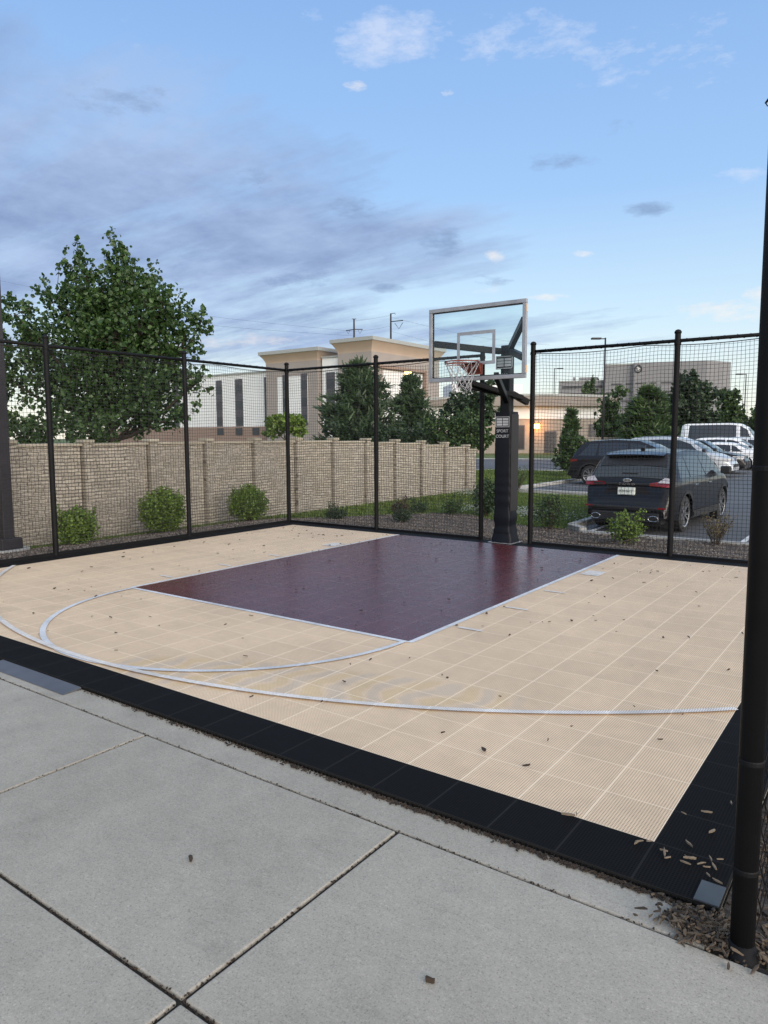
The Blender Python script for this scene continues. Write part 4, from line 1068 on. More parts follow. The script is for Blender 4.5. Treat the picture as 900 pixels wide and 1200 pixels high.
SUVTOP = [(a, b*.985) for a, b in [(0,.50),(.02,.62),(.06,.66),(.10,.72),(.125,.98),(.16,1.10),(.24,1.17),(.60,1.60),(.72,1.655),(1.6,1.70),(2.5,1.69),(3.0,1.63),(3.30,1.50),(3.85,1.13),(4.1,1.06),(4.55,.94),(4.74,.78),(4.8,.58)]]
def edge_rear(root, wmax, zt):
    # liftgate details of the near SUV
    def wr_(x): return max(.3, wmax(x)-.03-.36*max(0, zt(x)-1.10)-.02)
    def tz_(x, y): return zt(x)+.035*(1-(y/wr_(x))**2)
    mb = MB(); rws = []
    for k in range(6):
        x = .40+.20*k/5; rws.append([(x-.016, (q/4-1)*.86*wr_(x), tz_(x, (q/4-1)*.86*wr_(x))+.014) for q in range(9)])
    mb.grid(rws); mb.build('tinted_band', M['plastic_black'], root, smooth=True)
    mb = MB(); up = []; lo_ = []
    for q in range(9):
        f = q/4-1; y = f*.60; x0 = .40+.07*f*f
        up.append((x0, y, 1.612-.02*f*f)); lo_.append((x0+.01, y, 1.578-.02*f*f))
    bk = [(.74, u[1], tz_(.74, u[1])+.006) for u in up]
    bl = [(.66, u[1], 1.585) for u in up]
    mb.grid([bl, lo_, up, bk]); o = mb.build('spoiler', PA['black'], root, smooth=False)
    for s in (-1, 1):   # dark trim rising beside the glass
        mb = MB(); mb.add([(.24,s*.70,1.14),(.24,s*.80,1.14),(.62,s*.66,1.60),(.60,s*.60,1.60)], [(0,1,2,3) if s > 0 else (3,2,1,0)]); mb.build('pillar_trim', M['plastic_black'], root)
    mb = MB(); mb.box(.092,.13,-.72,.72,.985,1.03); bevel(mb.build('light_bar', M['plastic_black'], root), .01)
    for s in (-1, 1):
        mb = MB(); mb.add([(.088,s*.46,.985),(.080,s*.80,.965),(.10,s*.90,.97),(.12,s*.89,1.075),(.13,s*.74,1.09),(.088,s*.46,1.035)], [tuple(range(6)) if s < 0 else tuple(range(6))[::-1]])
        tl = mb.build('taillight', M['tail'], root)
        mb = MB(); mb.add([(.080,s*.62,1.05),(.10,s*.895,1.045),(.16,s*.88,1.13),(.185,s*.74,1.155)], [tuple(range(4)) if s < 0 else tuple(range(4))[::-1]]); mb.build('clear_lens', M['tail_clear'], tl)
    mb = MB(); pts = [(.060, .085*cos(2*pi*k/24), 1.085+.034*sin(2*pi*k/24)) for k in range(25)]; mb.tube([(a+.03, b, c) for a, b, c in pts], .007, 5, cap=False)
    mb.add([(.095,b,c) for a, b, c in pts[:-1]], [tuple(range(24))]); mb.build('emblem', M['chrome'], root)
    mb = MB()
    for y in (-.19,-.065,.065,.19): mb.box(.066,.074,y-.028,y+.028,.925,.938)
    o = text('F O R D', .06, (.082,0,1.008), (R(90),0,R(-90)), M['chrome'], root, 'lettering', 1.6, .002)
    mb = MB(); mb.box(.040,.10,-.175,.175,.785,.94); p = bevel(mb.build('licence_plate', M['plate'], root), .006)
    text('R24 0617', .075, (.038,0,.862), (R(90),0,R(-90)), M['ink'], p, 'lettering', .95, .001)
    # recess panel lines of the tailgate
    mb = MB(); mb.add([(.094,-.62,.66),(.094,.62,.66),(.098,.36,.965),(.098,-.36,.965)], [(0,1,2,3)]); 
    mb.build('tailgate_recess', PA['graphite'], root)
    mb = MB(); mb.box(-.03,.06,-.74,.74,.50,.56); mb.box(-.035,.05,-.70,.70,.26,.44); bevel(mb.build('bumper', M['plastic_black'], root), .02)
    for s in (-1, 1):
        mb = MB(); pts = [(-.045, s*.60+.10*cos(2*pi*k/20), .33+.055*sin(2*pi*k/20)) for k in range(21)]; mb.tube(pts, .008, 6, cap=False); mb.build('exhaust_tip', M['chrome'], root, smooth=True)
        mb = MB(); mb.box(-.038,-.028, s*.76-.08, s*.76+.08, .53, .56); mb.build('reflector', M['tail'], root)
    mb = MB(); mb.box(-.042,-.034,-.55,-.30,.605-.13,.62-.13); mb.box(.24,.30,-.16,.16,1.20,1.235); mb.build('rear_wiper', M['plastic_black'], root)
    mb = MB(); mb.tube([(.95,0,1.70),(1.02,0,1.72),(1.14,0,1.79)], [.05,.04,.008], 8); mb.build('antenna_fin', M['plastic_black'], root)
SW_SUV = [(.52,1.18,.80,1.20),(1.24,2.30,1.26,2.22),(2.36,3.62,2.28,2.98)]
vehicle('parked_suv', (-3.90, 12.0, LOT-.105), R(86.8), PA['black'], 'shiny black SUV with its tailgate facing the court fence', 'SUV', 4.78, .965, SUVTOP, 1.10, (.93,3.78), .375, .28,
        SW_SUV, (3.86,3.06), (.20,.58), rearextra=edge_rear, plate=False, rear_tail=None, seams=(2.30,1.30), mirror_x=3.42)
HATCH = [(0,.48),(.03,.60),(.10,.66),(.15,.98),(.30,1.22),(.60,1.58),(.85,1.66),(1.8,1.71),(2.7,1.67),(3.1,1.52),(3.8,1.10),(4.0,1.06),(4.6,.93),(4.85,.76),(4.95,.55)]
vehicle('parked_suv', (-9.95, 24.95, LOT+.012), 0, PA['graphite'], 'dark grey SUV parked side on behind the black SUV, nearest in its row', 'SUV', 4.95, .96, HATCH, 1.08, (.95,3.9), .37, .28,
        [(.45,1.15,.85,1.18),(1.22,2.35,1.24,2.30),(2.42,3.68,2.36,3.02)], (3.80,3.12), (.32,.60), rear_tail=(.10,.86,.98,.5))
MINI = [(0,.48),(.03,.62),(.08,.95),(.22,1.25),(.45,1.66),(.7,1.74),(2.0,1.78),(2.8,1.74),(3.3,1.56),(4.0,1.10),(4.3,1.02),(4.75,.84),(4.93,.68),(5.0,.5)]
vehicle('parked_minivan', (-10.35, 32.2, LOT+.012), 0, PA['silver'], 'silver minivan with its nose pointing right, second visible in the row', 'minivan', 5.0, .98, MINI, 1.08, (.95,4.0), .35, .26,
        [(.40,1.25,.62,1.28),(1.32,2.5,1.34,2.45),(2.56,3.85,2.52,3.25)], (4.0,3.38), (.24,.44), rear_tail=(.07,.9,1.05,.6), rails=(.9,2.7))
SEDAN = [(0,.50),(.03,.70),(.08,.92),(.20,1.02),(.75,1.08),(1.35,1.36),(1.75,1.43),(2.5,1.45),(2.9,1.40),(3.6,1.02),(3.8,.98),(4.5,.84),(4.75,.70),(4.85,.5)]
vehicle('parked_sedan', (-10.3, 35.9, LOT+.012), 0, PA['black'], 'glossy black car with a clear headlight, nose out beside the silver minivan', 'car', 4.85, .93, [(x, z+(.16 if 1.2 < x < 3.4 else .05)) for x, z in SEDAN], .98, (.9,3.85), .34, .24,
        [(.95,1.55,1.40,1.60),(1.6,2.45,1.64,2.42),(2.5,3.45,2.46,2.98)], (3.60,2.95), (.80,1.3), rear_tail=(.08,.8,.92,.6), clad=False)
vehicle('parked_sedan', (-5.35, 40.6, LOT+.012), R(180), PA['white'], 'white sedan backed the other way, its red taillight toward the lane', 'car', 4.8, .93, SEDAN, .94, (.9,3.8), .34, .24,
        [(.95,1.55,1.40,1.60),(1.6,2.45,1.64,2.42),(2.5,3.45,2.46,2.98)], (3.60,2.95), (.80,1.3), rear_tail=(.06,.80,.92,.5), clad=False)
vehicle('parked_suv', (-10.2, 44.0, LOT+.012), 0, PA['white'], 'white SUV parked between the white sedan and the tall van, roof nearest the sedan', 'SUV', 4.9, .96, HATCH, 1.05, (.95,3.85), .37, .28,
        [(.45,1.15,.85,1.18),(1.22,2.35,1.24,2.30),(2.42,3.68,2.36,3.02)], (3.80,3.12), (.32,.60), rear_tail=(.10,.86,.98,.5))
vehicle('parked_suv', (-9.6, 47.2, LOT+.012), 0, PA['offwhite'], 'pearl white SUV at the far end of the row just in front of the van', 'SUV', 4.9, .96, HATCH, 1.05, (.95,3.85), .37, .28,
        [(.45,1.15,.85,1.18),(1.22,2.35,1.24,2.30),(2.42,3.68,2.36,3.02)], (3.80,3.12), (.32,.60), rear_tail=(.10,.86,.98,.5))
VAN = [(0,.55),(.03,1.1),(.08,2.3),(.16,2.62),(.5,2.70),(3.5,2.72),(4.2,2.66),(4.75,2.35),(5.35,1.45),(5.55,1.25),(5.85,1.05),(5.97,.75),(6.0,.5)]
vehicle('passenger_van', (-13.6, 57.0, LOT+.012), 0, PA['white'], 'tall white passenger van with a long dark window band at the back of the lot', 'van', 6.0, 1.0, VAN, 1.45, (1.2,4.8), .37, .3,
        [(.35,4.05,.35,4.0),(4.3,5.25,4.25,4.75)], (5.35,4.75), (.09,.14), rear_tail=(.05,1.0,1.3,.85), clad=False, lean=.12, seams=(3.2,4.3), mirror_x=5.3)

# ------------------------------------------------------------------ buildings
def face_box(mb, x0, x1, y0, y1, z0, z1): mb.box(x0, x1, y0, y1, z0, z1)
HY = 76.8; HXC = -58.75
hotel = empty('hotel', (HXC, HY, -1.2), 0, 'four storey pale hotel with two peach cornice towers beyond the wall', 'building')
def hb(name, mat, boxes, parent=None, bv=0):
    mb = MB()
    for b in boxes: mb.box(*b)
    o = mb.build(name, mat, parent or hotel)
    if bv: bevel(o, bv)
    return o
# z relative to hotel origin (+1.2)
z_band = zz(497, 93)+1.2; ztA = zz(431,96)+1.2
hb('wall', M['stucco_white'], [(-60, -5.95, 1.2, 20, 0, zz(421,92)+1.2), (-9.3, -5.98, .6, 1.2, z_band, zz(413,96)+1.2)])
hb('parapet_cap', M['cornice_top'], [(-60.1, -20.0, 1.0, 1.5, zz(421,92)+1.2, zz(418.5,92)+1.2), (-9.3,-5.95,.4,1.5, zz(413,96)+1.2, zz(411,96)+1.2)])
hb('ground_floor', M['stucco_brown'], [(-60, -20.0, 1.05, 1.2, 0, z_band)])
t1 = zz(412,93)+1.2
hb('tower', M['stucco_grey'], [(-20.0, -9.7, 0, 3.5, 0, t1)])
hb('tower_panel', M['stucco_white'], [(-17.6,-11.6,-.06,-.0005, z_band+.5, zz(432,94)+1.2)])
def cornice(name, x0, x1, y0, y1, z0, z1, out=.7):
    mb = MB(); n = 6; rows = []
    for k in range(n+1):
        f = k/n; o_ = out*f**1.6; z = z0+(z1-z0)*f
        rows.append([(x0-o_, y0-o_, z), (x1+o_, y0-o_, z), (x1+o_, y1+o_, z), (x0-o_, y1+o_, z)])
    mb.grid(rows, 0, True); mb.f.append(tuple(n*4+k for k in range(4))); mb.m.append(0)
    c = mb.build(name, M['cornice'], hotel)
    mb = MB(); mb.box(x0-out-.12, x1+out+.12, y0-out-.12, y1+out+.12, z1+.003, z1+.5); mb.build('cornice_cap', M['cornice_top'], c); return c
cornice('cornice', -20.0, -9.7, 0, 3.5, t1, t1+1.25)
t2 = 14.94+1.2
hb('tower', M['stucco_grey'], [(-5.9, 0, 0, 17.5, 0, t2-1.9)])
cornice('cornice', -5.9, 0, 0, 17.5, t2-1.9, t2-.5)
hb('tower_panel', M['stucco_white'], [(.0005,.07, 2.6, 12.6, z_band, 11.9)])
hb('portal_trim', M['stucco_brown'], [(.0005,.5, 1.2, 13.2, 12.1, 12.5), (.0005,.5,12.8,13.2,0,12.1)])
# window strips
def strip(x0, x1, zlo, zhi, y=-.0, parent=hotel):
    o = hb('window', M['win_mid'], [(x0, x1, y-.06, y-.004, zlo, zhi)])
    n = 3; h = (zhi-zlo)/n
    for k in range(n): hb('pane', M['win_dark'], [(x0+.12, x1-.12, y-.085, y-.063, zlo+h*k+.25, zlo+h*(k+1)-.95)], o)
for px0, px1 in ((247,254),(270,279),(305,312)):
    a = onx = None
for x0, x1 in ((-52,-50.6),(-43.5,-42.1),(-32.6,-31.2),(-28.1,-26.4),(-21.6,-20.2)):
    strip(x0, x1, z_band+.05, ztA, 1.2)
strip(-16.5,-15.3, z_band+.05, ztA, -.06); strip(-12.8,-11.6-.01, z_band+.05, ztA, -.06)
strip(-8.55,-6.95, z_band+.05, ztA, .6)
for x in (-32.4,-28.0,-24.2,-21.3): hb('window', M['win_dark'], [(x, x+1.5, .98, 1.048, 3.0, 4.15)])
o = hb('window', M['win_dark'], [(.071,.13, 8.1, 9.8, 3, 11.3)])
wl = empty('wall_lamp', (*at(478,100.5), zz(442,100.5)), 0, 'small lit amber lamp high on the hotel tower wall', 'wall lamp')
mb = MB(); mb.box(-.35,.35,-.35,.35,-.3,.5); mb.build('lens', emis('lamp_amber', (1.,.6,.2), 5), wl); mb = MB(); mb.box(-.42,.42,-.42,.42,.5,.62); mb.build('hood', M['pole_grey'], wl)
# wing behind right
hb('wing_wall', M['stucco_white'], [(-.5, 16, 26, 46, 0, 8.4)]); hb('wing_band', M['stucco_brown'], [(-.5,16.02,25.9,25.99,5.6,7.0)])

# low brick building; long facade from (500 px) to (703 px)
A_ = Vector(at(497,76)); B_ = Vector(at(703,78)); dv = (B_-A_); ang = atan2(dv.y, dv.x); LL = dv.length
low = empty('low_building', (A_.x, A_.y, -.35), ang, 'single storey tan brick building with pale band and curved roof edge', 'building')
def lb_(name, mat, boxes, parent=None):
    mb = MB()
    for b in boxes: mb.box(*b)
    return mb.build(name, mat, parent or low)
s = 78/846.94; zl = lambda py: zz(py,78)+.35
X = lambda px: (px-497)/206*LL
lb_('wall', M['bricktan'], [(0, LL, 0, 16, 0, zl(492))])
lb_('fascia_band', M['stucco_white'], [(-.2, LL+.1, -.12, 16.1, zl(492)+.002, zl(478))])
mb = MB(); rows = []
for k in range(25):
    f = k/24; x = -.8+(LL+2.0)*f; zt_ = zl(467)+.55*(1-((f-.62)/.62)**2) - .35 - (1.0 if f < .02 else 0)*0
    rows.append([(x,-1.1,zl(478)+.02),(x,-1.35,zt_-.28),(x,-1.4,zt_),(x,8,zt_+.3),(x,16.5,zt_),(x,16.5,zl(478)+.02)])
mb.grid(rows, 0, True); mb.f.append(tuple(range(6))); mb.m.append(0); mb.f.append(tuple(24*6+k for k in range(6))[::-1]); mb.m.append(0)
mb.build('roof', M['stucco_grey'], low)
mb = MB(); mb.grid([[(r_[2][0], r_[2][1]-.06, r_[2][2]-.18), (r_[2][0], r_[2][1]-.06, r_[2][2]+.05)] for r_ in rows]); mb.build('roof_edge', M['cornice_top'], low)
for a, b, t0, t1_ in ((603,611,499,527),(636,648,506,531),(664,672,497,514),(688,695,498,516)):
    w_ = lb_('window', M['win_mid'], [(X(a)-.1, X(b)+.1, -.05, -.003, max(.05,zl(t1_)), zl(t0))])
    lb_('pane', M['win_dark'], [(X(a), X(b), -.075, -.053, max(.1,zl(t1_)+.1), zl(t0)-.1)], w_)
lb_('chimney', M['stucco_white'], [(X(530), X(612), 1.0, 6, zl(467)+.1, zl(452))])
wl = empty('wall_lamp', (*at(627,77.0), zz(500,77.0)), ang, 'bright orange lit lamp on the low brick building wall beside the hoop post', 'wall lamp')
mb = MB(); mb.box(-.22,.22,-.30,.0,-.25,.2); mb.build('lens', M['lamp'], wl); mb = MB(); mb.box(-.3,.3,-.4,.02,.2,.32); mb.build('hood', M['pole_grey'], wl)
lgt = bpy.data.lights.new('lamp_light', 'POINT'); lgt.energy = 90; lgt.color = (1,.40,.10); lgt.shadow_soft_size = .3
lo = bpy.data.objects.new('lamp_light', lgt); COL.objects.link(lo); lo.parent = wl; lo.location = (0,-1.1,-.2)
# retaining screen wall by low building
o = MB(); o.box(0,9,0,.25,0,1.7); sw_ = o.build('screen_wall', M['bricktan']); sw_.location = (*at(655,62), LOT); sw_.rotation_euler = (0,0,ang); 
tag(sw_, 'low brick screen wall in front of the brick building at the lot edge', 'wall')

# hospital
A_ = Vector(at(652,285)); B_ = Vector(at(820,268)); dv = B_-A_; ang = atan2(dv.y, dv.x); LL = dv.length
hos = empty('hospital', (A_.x, A_.y, -3), ang, 'large grey concrete hospital block on the horizon behind the parked cars', 'building')
def hz(py, D=276): return zz(py, D)+3
def hX(px): return (px-652)/(820-652)*LL
def hbx(name, mat, boxes, parent=None):
    mb = MB()
    for b in boxes: mb.box(*b)
    return mb.build(name, mat, parent or hos)
hbx('wall', M['hosp'], [(0, hX(706), 0, 30, 0, hz(448)), (hX(676), hX(698), 1, 22, hz(448)+.01, hz(443)), (hX(706), hX(820), -2, 38, 0, hz(431)), (hX(740), LL, -4, -2.01, 0, hz(429.5)), (hX(668), hX(670.5), 3, 6, hz(448)+.01, hz(442))])
hbx('parapet_cap', M['cornice_top'], [(hX(706)-.2, hX(820)+.2, -2.2, 38.2, hz(431)+.01, hz(431)+.5), (-.2,hX(706),-.2,30,hz(448)+.02,hz(448)+.4)])
hbx('roof_plant', M['hosp'], [(hX(773), hX(786), 6, 14, hz(431)+.6, hz(427.5)), (hX(708), hX(712), 2, 6, hz(431)+.6, hz(428))])
mb = MB()
for r_, (za, zb_) in enumerate(((456,453),(463.5,461.5),(471,469),(479,477))):
    for k in range(10):
        x = hX(656+k*5.0); mb.box(x, x+2.2, -.06, -.004, hz(za), hz(zb_))
mb.build('windows', M['hosp_dark'], hos)
mb = MB()
for r_, (za, zb_) in enumerate(((453.5,451.8),(463.5,461.5),(473,471))):
    for k in range(19):
        if (k*7+r_*3) % 5 < 2: continue
        x = hX(709+k*5.6); mb.box(x, x+2.0, -4.08 if x > hX(740) else -2.06, -4.004 if x > hX(740) else -2.004, hz(za), hz(zb_))
mb.build('windows', M['hosp_dark'], hos)
mb = MB(); cx, cz = hX(745.5), hz(436.5); pts = [(cx+1.15*cos(2*pi*k/28), -4.25, cz+1.25*sin(2*pi*k/28)) for k in range(29)]
mb.tube(pts, .22, 6, cap=False); mb.build('emblem_ring', M['hosp_dark'], hos)
mb = MB(); mb.add([(cx-.5,-4.2,cz+.8),(cx+.75,-4.2,cz+.1),(cx+.1,-4.2,cz-.05),(cx-.2,-4.2,cz-.75)], [(0,1,2,3)]); mb.build('emblem_arrow', M['stucco_white'], hos)
# angled end wall
end = Vector(at(849,296)); l0 = Matrix.Rotation(-ang,4,'Z') @ Vector((end.x-A_.x, end.y-A_.y, 0))
mb = MB(); mb.add([(LL-.02,-4,0),(l0.x,l0.y,0),(l0.x,l0.y,hz(429,300)),(LL-.02,-4,hz(429.5)),(l0.x-20,l0.y+25,0),(l0.x-20,l0.y+25,hz(429,300)),(LL-14,30,0),(LL-14,30,hz(429))], [(0,1,2,3),(1,4,5,2),(3,2,5,7)])
mb.build('end_wall', M['hosp'], hos)

# street lamps and power poles
def lamp_post(px, D, top, label, arm=-1, r=.07):
    x, y = at(px, D); h = zz(top, D)-LOT; root = empty('street_lamp', (x,y,LOT), atan2(.585,.81), label, 'street lamp', 'parking lot lamps')
    mb = MB(); mb.tube([(0,0,0),(0,0,h)], [r*1.25, r*.8], 10); mb.build('pole', M['pole_grey'], root, smooth=True)
    mb = MB(); mb.tube([(0,0,0),(0,0,.55)], .24, 16); mb.build('footing', M['kerb'], root)
    mb = MB(); mb.box(min(0,arm*1.0), max(0,arm*1.0), -.04,.04,h-.12,h-.04); mb.box(min(arm*.35,arm*1.1), max(arm*.35,arm*1.1), -.18,.18,h-.13,h+.0); bevel(mb.build('lamp_head', M['pole_grey'], root), .02)
lamp_post(704, 58, 400, 'tall slim black lamp pole rising above the low brick building', -1, .075)
lamp_post(646.5, 95, 434, 'small distant lamp pole left of the hospital', 1, .06)
lamp_post(867, 80, 441, 'distant lamp pole right of the hospital above the van', -1, .06)
def power_pole(px, D, top, label, kind):
    x, y = at(px, D); h = zz(top, D)+4; root = empty('power_pole', (x,y,-4), atan2(.585,.81), label, 'power pole', 'power poles behind the hotel')
    mb = MB(); mb.tube([(0,0,0),(0,0,h)], [.5,.26], 8); mb.build('pole', M['pole_grey'], root)
    mb = MB()
    if kind == 0:
        mb.tube([(-2.6,0,h-3.7),(0,0,h-3.3),(2.8,0,h-3.3)], .14, 6)
        for a in (-2.6, 2.6): mb.tube([(a,0,h-3.5),(a*.72,0,h-4.7),(a*.5,0,h-3.5)], .07, 5)
        mb.tube([(-.7,0,h),(.7,0,h)], .1, 5)
    else:
        mb.tube([(0,0,h-2.6),(4.0,0,h-2.2)], .16, 6); mb.tube([(0,0,h-.1),(1.4,0,h+.1),(1.4,0,h-.4)], .1, 5)
        mb.tube([(1.3,0,h-3.1),(2.6,0,h-4.9),(3.9,0,h-2.9)], .09, 5)
    mb.build('crossarm', M['pole_grey'], root)
power_pole(416.5, 240, 378, 'power pole with level crossarms, left of the two above the hotel roof', 0)
power_pole(458.5, 240, 372, 'power pole with a one sided arm, right of the two above the hotel roof', 1)
mb = MB()
for k, (a, b) in enumerate((((416.5,240,392),(458.5,240,386)),((458.5,240,392),(610,300,420)),((458.5,240,376),(640,300,408)),((416.5,240,380),(458.5,240,374)),((416.5,240,392),(-60,260,318)),((416.5,240,397),(-60,260,338)))):
    p0 = Vector((*at(a[0],a[1]), zz(a[2],a[1]))); p1 = Vector((*at(b[0],b[1]), zz(b[2],b[1])))
    mb.tube([p0.lerp(p1, q/14)-Vector((0,0,sin(pi*q/14)*(p1-p0).length*.018)) for q in range(15)], .022, 4, cap=False)
tag(mb.build('power_line', M['pole_grey']), 'thin overhead wires strung between the power poles behind the hotel', 'power line')

# ------------------------------------------------------------------ world and light
SUN_AZ = 116.0    # degrees right of +y ... toward +x
w = bpy.data.worlds.new('World'); sc.world = w; w.use_nodes = True; t = w.node_tree
bg = t.nodes['Background']
sky = t.nodes.new('ShaderNodeTexSky'); sky.sky_type = 'NISHITA'; sky.sun_disc = False
sky.sun_elevation = R(20); sky.sun_rotation = R(SUN_AZ); sky.air_density = 1.; sky.dust_density = .6; sky.ozone_density = 2.2
tc = t.nodes.new('ShaderNodeTexCoord').outputs['Generated']
sep = N(t, 'ShaderNodeSeparateXYZ'); L(t, tc, sep.inputs[0])
zc = math_(t, 'MAXIMUM', sep.outputs[2], 0.)
den = math_(t, 'ADD', zc, .12)
pv = N(t, 'ShaderNodeCombineXYZ'); L(t, math_(t, 'DIVIDE', sep.outputs[0], den), pv.inputs[0]); L(t, math_(t, 'DIVIDE', sep.outputs[1], den), pv.inputs[1])
def dirv(px, py):
    tx = (px-449.5)/846.94; ty = (597.1-py)/846.94
    d = Vector((-.58241,.80648,-.10191))+Vector((.81090,.58517,-.0034))*tx+Vector((-.05689,.08462,.99479))*ty
    return d.normalized()
def blobmask(px, py, rx, ry, soft=1.):
    """elliptic patch of the sky round one direction"""
    d = dirv(px, py); rgt = Vector((.811,.585,0)).normalized(); up = rgt.cross(d).normalized()*-1
    if up.z < 0: up = -up
    def dot(v):
        n = N(t, 'ShaderNodeVectorMath'); n.operation = 'DOT_PRODUCT'; L(t, tc, n.inputs[0]); n.inputs[1].default_value = v; return n.outputs['Value']
    rg = (rgt - d*rgt.dot(d)).normalized()
    a = math_(t, 'DIVIDE', dot(rg), rx/846.94); b = math_(t, 'DIVIDE', dot(up), ry/846.94)
    r2 = math_(t, 'ADD', math_(t, 'MULTIPLY', a, a), math_(t, 'MULTIPLY', b, b))
    m_ = math_(t, 'SUBTRACT', 1.0, r2); m_ = math_(t, 'MAXIMUM', math_(t, 'MULTIPLY', m_, soft), -1.)
    fwd_ = math_(t, 'GREATER_THAN', dot(d), 0.)
    return math_(t, 'MULTIPLY', m_, fwd_)
def mx(*a):
    r_ = a[0]
    for q in a[1:]: r_ = math_(t, 'MAXIMUM', r_, q)
    return r_
nzs = N(t, 'ShaderNodeMapping'); nzs.inputs['Scale'].default_value = (1.0,1.0,1.); L(t, pv.outputs[0], nzs.inputs[0])
n1 = noise_(t, nzs.outputs[0], 1.6, 9, .62)
strm = N(t, 'ShaderNodeMapping'); strm.inputs['Rotation'].default_value = (0,0,R(-36)); strm.inputs['Scale'].default_value = (.55,2.2,1.); L(t, pv.outputs[0], strm.inputs[0])
n2 = noise_(t, strm.outputs[0], 1.5, 9, .62)
nm3 = N(t, 'ShaderNodeMapping'); nm3.inputs['Scale'].default_value = (1.,1.,2.6); L(t, tc, nm3.inputs[0])
n3 = noise_(t, nm3.outputs[0], 17., 9, .68); n4 = noise_(t, nm3.outputs[0], 5.5, 6, .6)
def cmask(mask, a=.75, lo=.30, hi=.85): return ramp(t, math_(t, 'ADD', math_(t, 'MULTIPLY', mask, a), math_(t, 'ADD', math_(t, 'MULTIPLY', math_(t, 'SUBTRACT', n3, .5), 2.1), math_(t, 'MULTIPLY', math_(t, 'SUBTRACT', n4, .5), .8))), [(lo, 0.), (hi, 1.)])
# clear sky colour: Nishita graded with a pale dusk gradient by elevation
skyscaled = mixc(t, 1.0, sky.outputs[0], (1.,1.,1.), 'MULTIPLY')
grad = ramp(t, zc, [(0., (5.4,5.1,4.4)), (.06, (4.6,4.95,4.7)), (.15, (3.3,4.3,5.0)), (.30, (1.95,3.15,4.95)), (.52, (1.35,2.4,4.4)), (.72, (2.6,3.5,4.8)), (1., (3.8,4.5,5.2))])
K = .13
base = mixc(t, .88, skyscaled, grad)
# warm glow toward the sunset side
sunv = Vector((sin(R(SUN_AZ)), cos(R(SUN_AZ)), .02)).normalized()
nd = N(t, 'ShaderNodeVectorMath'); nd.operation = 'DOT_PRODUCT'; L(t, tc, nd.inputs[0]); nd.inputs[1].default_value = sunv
# main lavender cloud bank, left
bank = mx(blobmask(20,235,330,95,1.0), blobmask(330,285,230,52,.95), blobmask(-160,225,330,150), blobmask(120,300,300,60,.8), blobmask(210,390,420,38,.7))
cl = math_(t, 'ADD', math_(t, 'MULTIPLY', bank, .50), math_(t, 'ADD', math_(t, 'MULTIPLY', n2, 1.6), math_(t, 'MULTIPLY', math_(t, 'ADD', n1, math_(t, 'MULTIPLY', math_(t, 'SUBTRACT', n3, .5), .8)), .55)))
bankm = ramp(t, math_(t, 'DIVIDE', math_(t, 'SUBTRACT', cl, .93), .55), [(0., 0.), (1., 1.)])
cc = mixc(t, ramp(t, n1, [(.38, 0.), (.62, 1.)]), (1.22,1.68,2.85), (2.15,2.8,4.1))
c1 = mixc(t, math_(t, 'MULTIPLY', bankm, .92), base, cc)
# bright wisps, upper middle and right
wis = mx(blobmask(455,45,70,32,1.2), blobmask(600,40,90,28,.8), blobmask(760,60,120,40,.55), blobmask(160,20,22,34,.6), blobmask(870,204,30,12,.9), blobmask(350,25,30,22,.5))
wm = cmask(wis, .62)
c2 = mixc(t, math_(t, 'MULTIPLY', wm, .55), c1, (3.9,4.2,5.0))
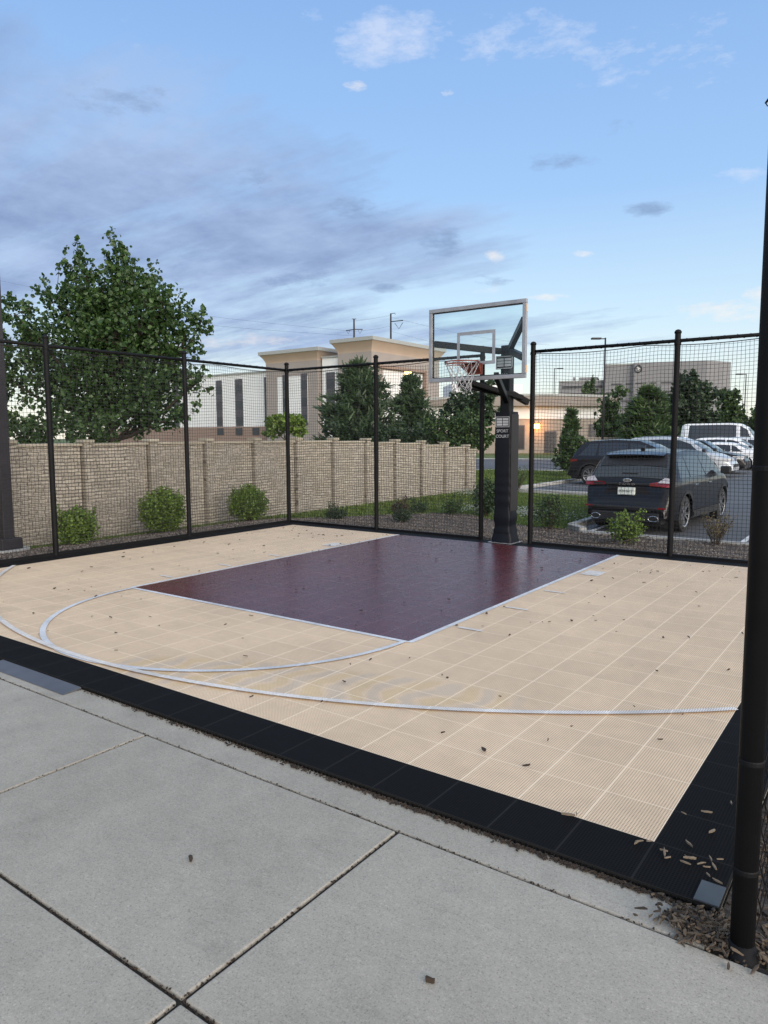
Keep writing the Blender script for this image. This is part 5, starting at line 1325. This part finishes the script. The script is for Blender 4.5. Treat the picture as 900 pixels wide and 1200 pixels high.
# small dark puffs right of centre, little lit ones near the horizon
puf = mx(blobmask(360,328,60,12,1.), blobmask(452,338,26,7,1.), blobmask(515,285,40,20,.9), blobmask(655,188,42,14,.9), blobmask(760,246,34,9,1.), blobmask(712,150,30,14,.6), blobmask(430,245,70,16,.8), blobmask(575,330,50,9,.9), blobmask(290,208,34,16,.9), blobmask(150,115,60,26,.6))
pm = cmask(puf, .66)
c3 = mixc(t, math_(t, 'MULTIPLY', pm, .75), c2, (1.25,1.8,2.9))
lit = mx(blobmask(682,298,22,6,1.), blobmask(580,299,20,9,.9), blobmask(640,348,34,6,1.), blobmask(570,338,60,10,.6), blobmask(845,365,60,14,.7), blobmask(893,345,20,14,.7), blobmask(525,108,12,6,.8), blobmask(120,400,300,16,.5), blobmask(415,100,16,7,.7), blobmask(465,90,14,8,.7))
lm_ = cmask(lit, .66)
c4 = mixc(t, math_(t, 'MULTIPLY', lm_, .8), c3, (5.0,4.7,4.5))
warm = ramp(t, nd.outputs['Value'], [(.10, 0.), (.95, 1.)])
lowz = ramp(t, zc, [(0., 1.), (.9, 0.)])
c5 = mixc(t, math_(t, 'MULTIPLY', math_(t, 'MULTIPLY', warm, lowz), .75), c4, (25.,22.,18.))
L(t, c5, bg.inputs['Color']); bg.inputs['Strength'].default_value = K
sun = bpy.data.lights.new('sun', 'SUN'); sun.energy = 1.5; sun.angle = R(50); sun.color = (1.,.91,.82)
so = bpy.data.objects.new('sun', sun); COL.objects.link(so)
el = R(20); sd_ = Vector((sin(R(SUN_AZ))*cos(el), cos(R(SUN_AZ))*cos(el), sin(el)))
so.rotation_euler = sd_.to_track_quat('Z', 'Y').to_euler()

# ------------------------------------------------------------------ camera
cd = bpy.data.cameras.new('camera'); cam = bpy.data.objects.new('camera', cd); COL.objects.link(cam); sc.camera = cam
cd.sensor_fit = 'VERTICAL'; cd.sensor_height = 36; cd.lens = 846.94/1200*36
cd.shift_x = (450-449.5)/1200; cd.shift_y = (597.1-600)/1200; cd.clip_end = 5000; cd.clip_start = .05
r_ = Vector((.81090058,.58517405,-.003404)); u_ = Vector((-.05688868,.08461981,.994788)); f_ = Vector((-.58241212,.80648051,-.10190803))
cam.matrix_world = Matrix(((r_.x,u_.x,-f_.x,.7506),(r_.y,u_.y,-f_.y,-2.93197),(r_.z,u_.z,-f_.z,1.66488),(0,0,0,1)))
sc.view_settings.view_transform = 'Standard'; sc.view_settings.look = 'None'; sc.view_settings.gamma = 1; sc.view_settings.use_curve_mapping = False
sc.view_settings.exposure = 0.6
sc.cycles.max_bounces = 6; sc.cycles.transparent_max_bounces = 12; sc.cycles.caustics_reflective = False; sc.cycles.caustics_refractive = False
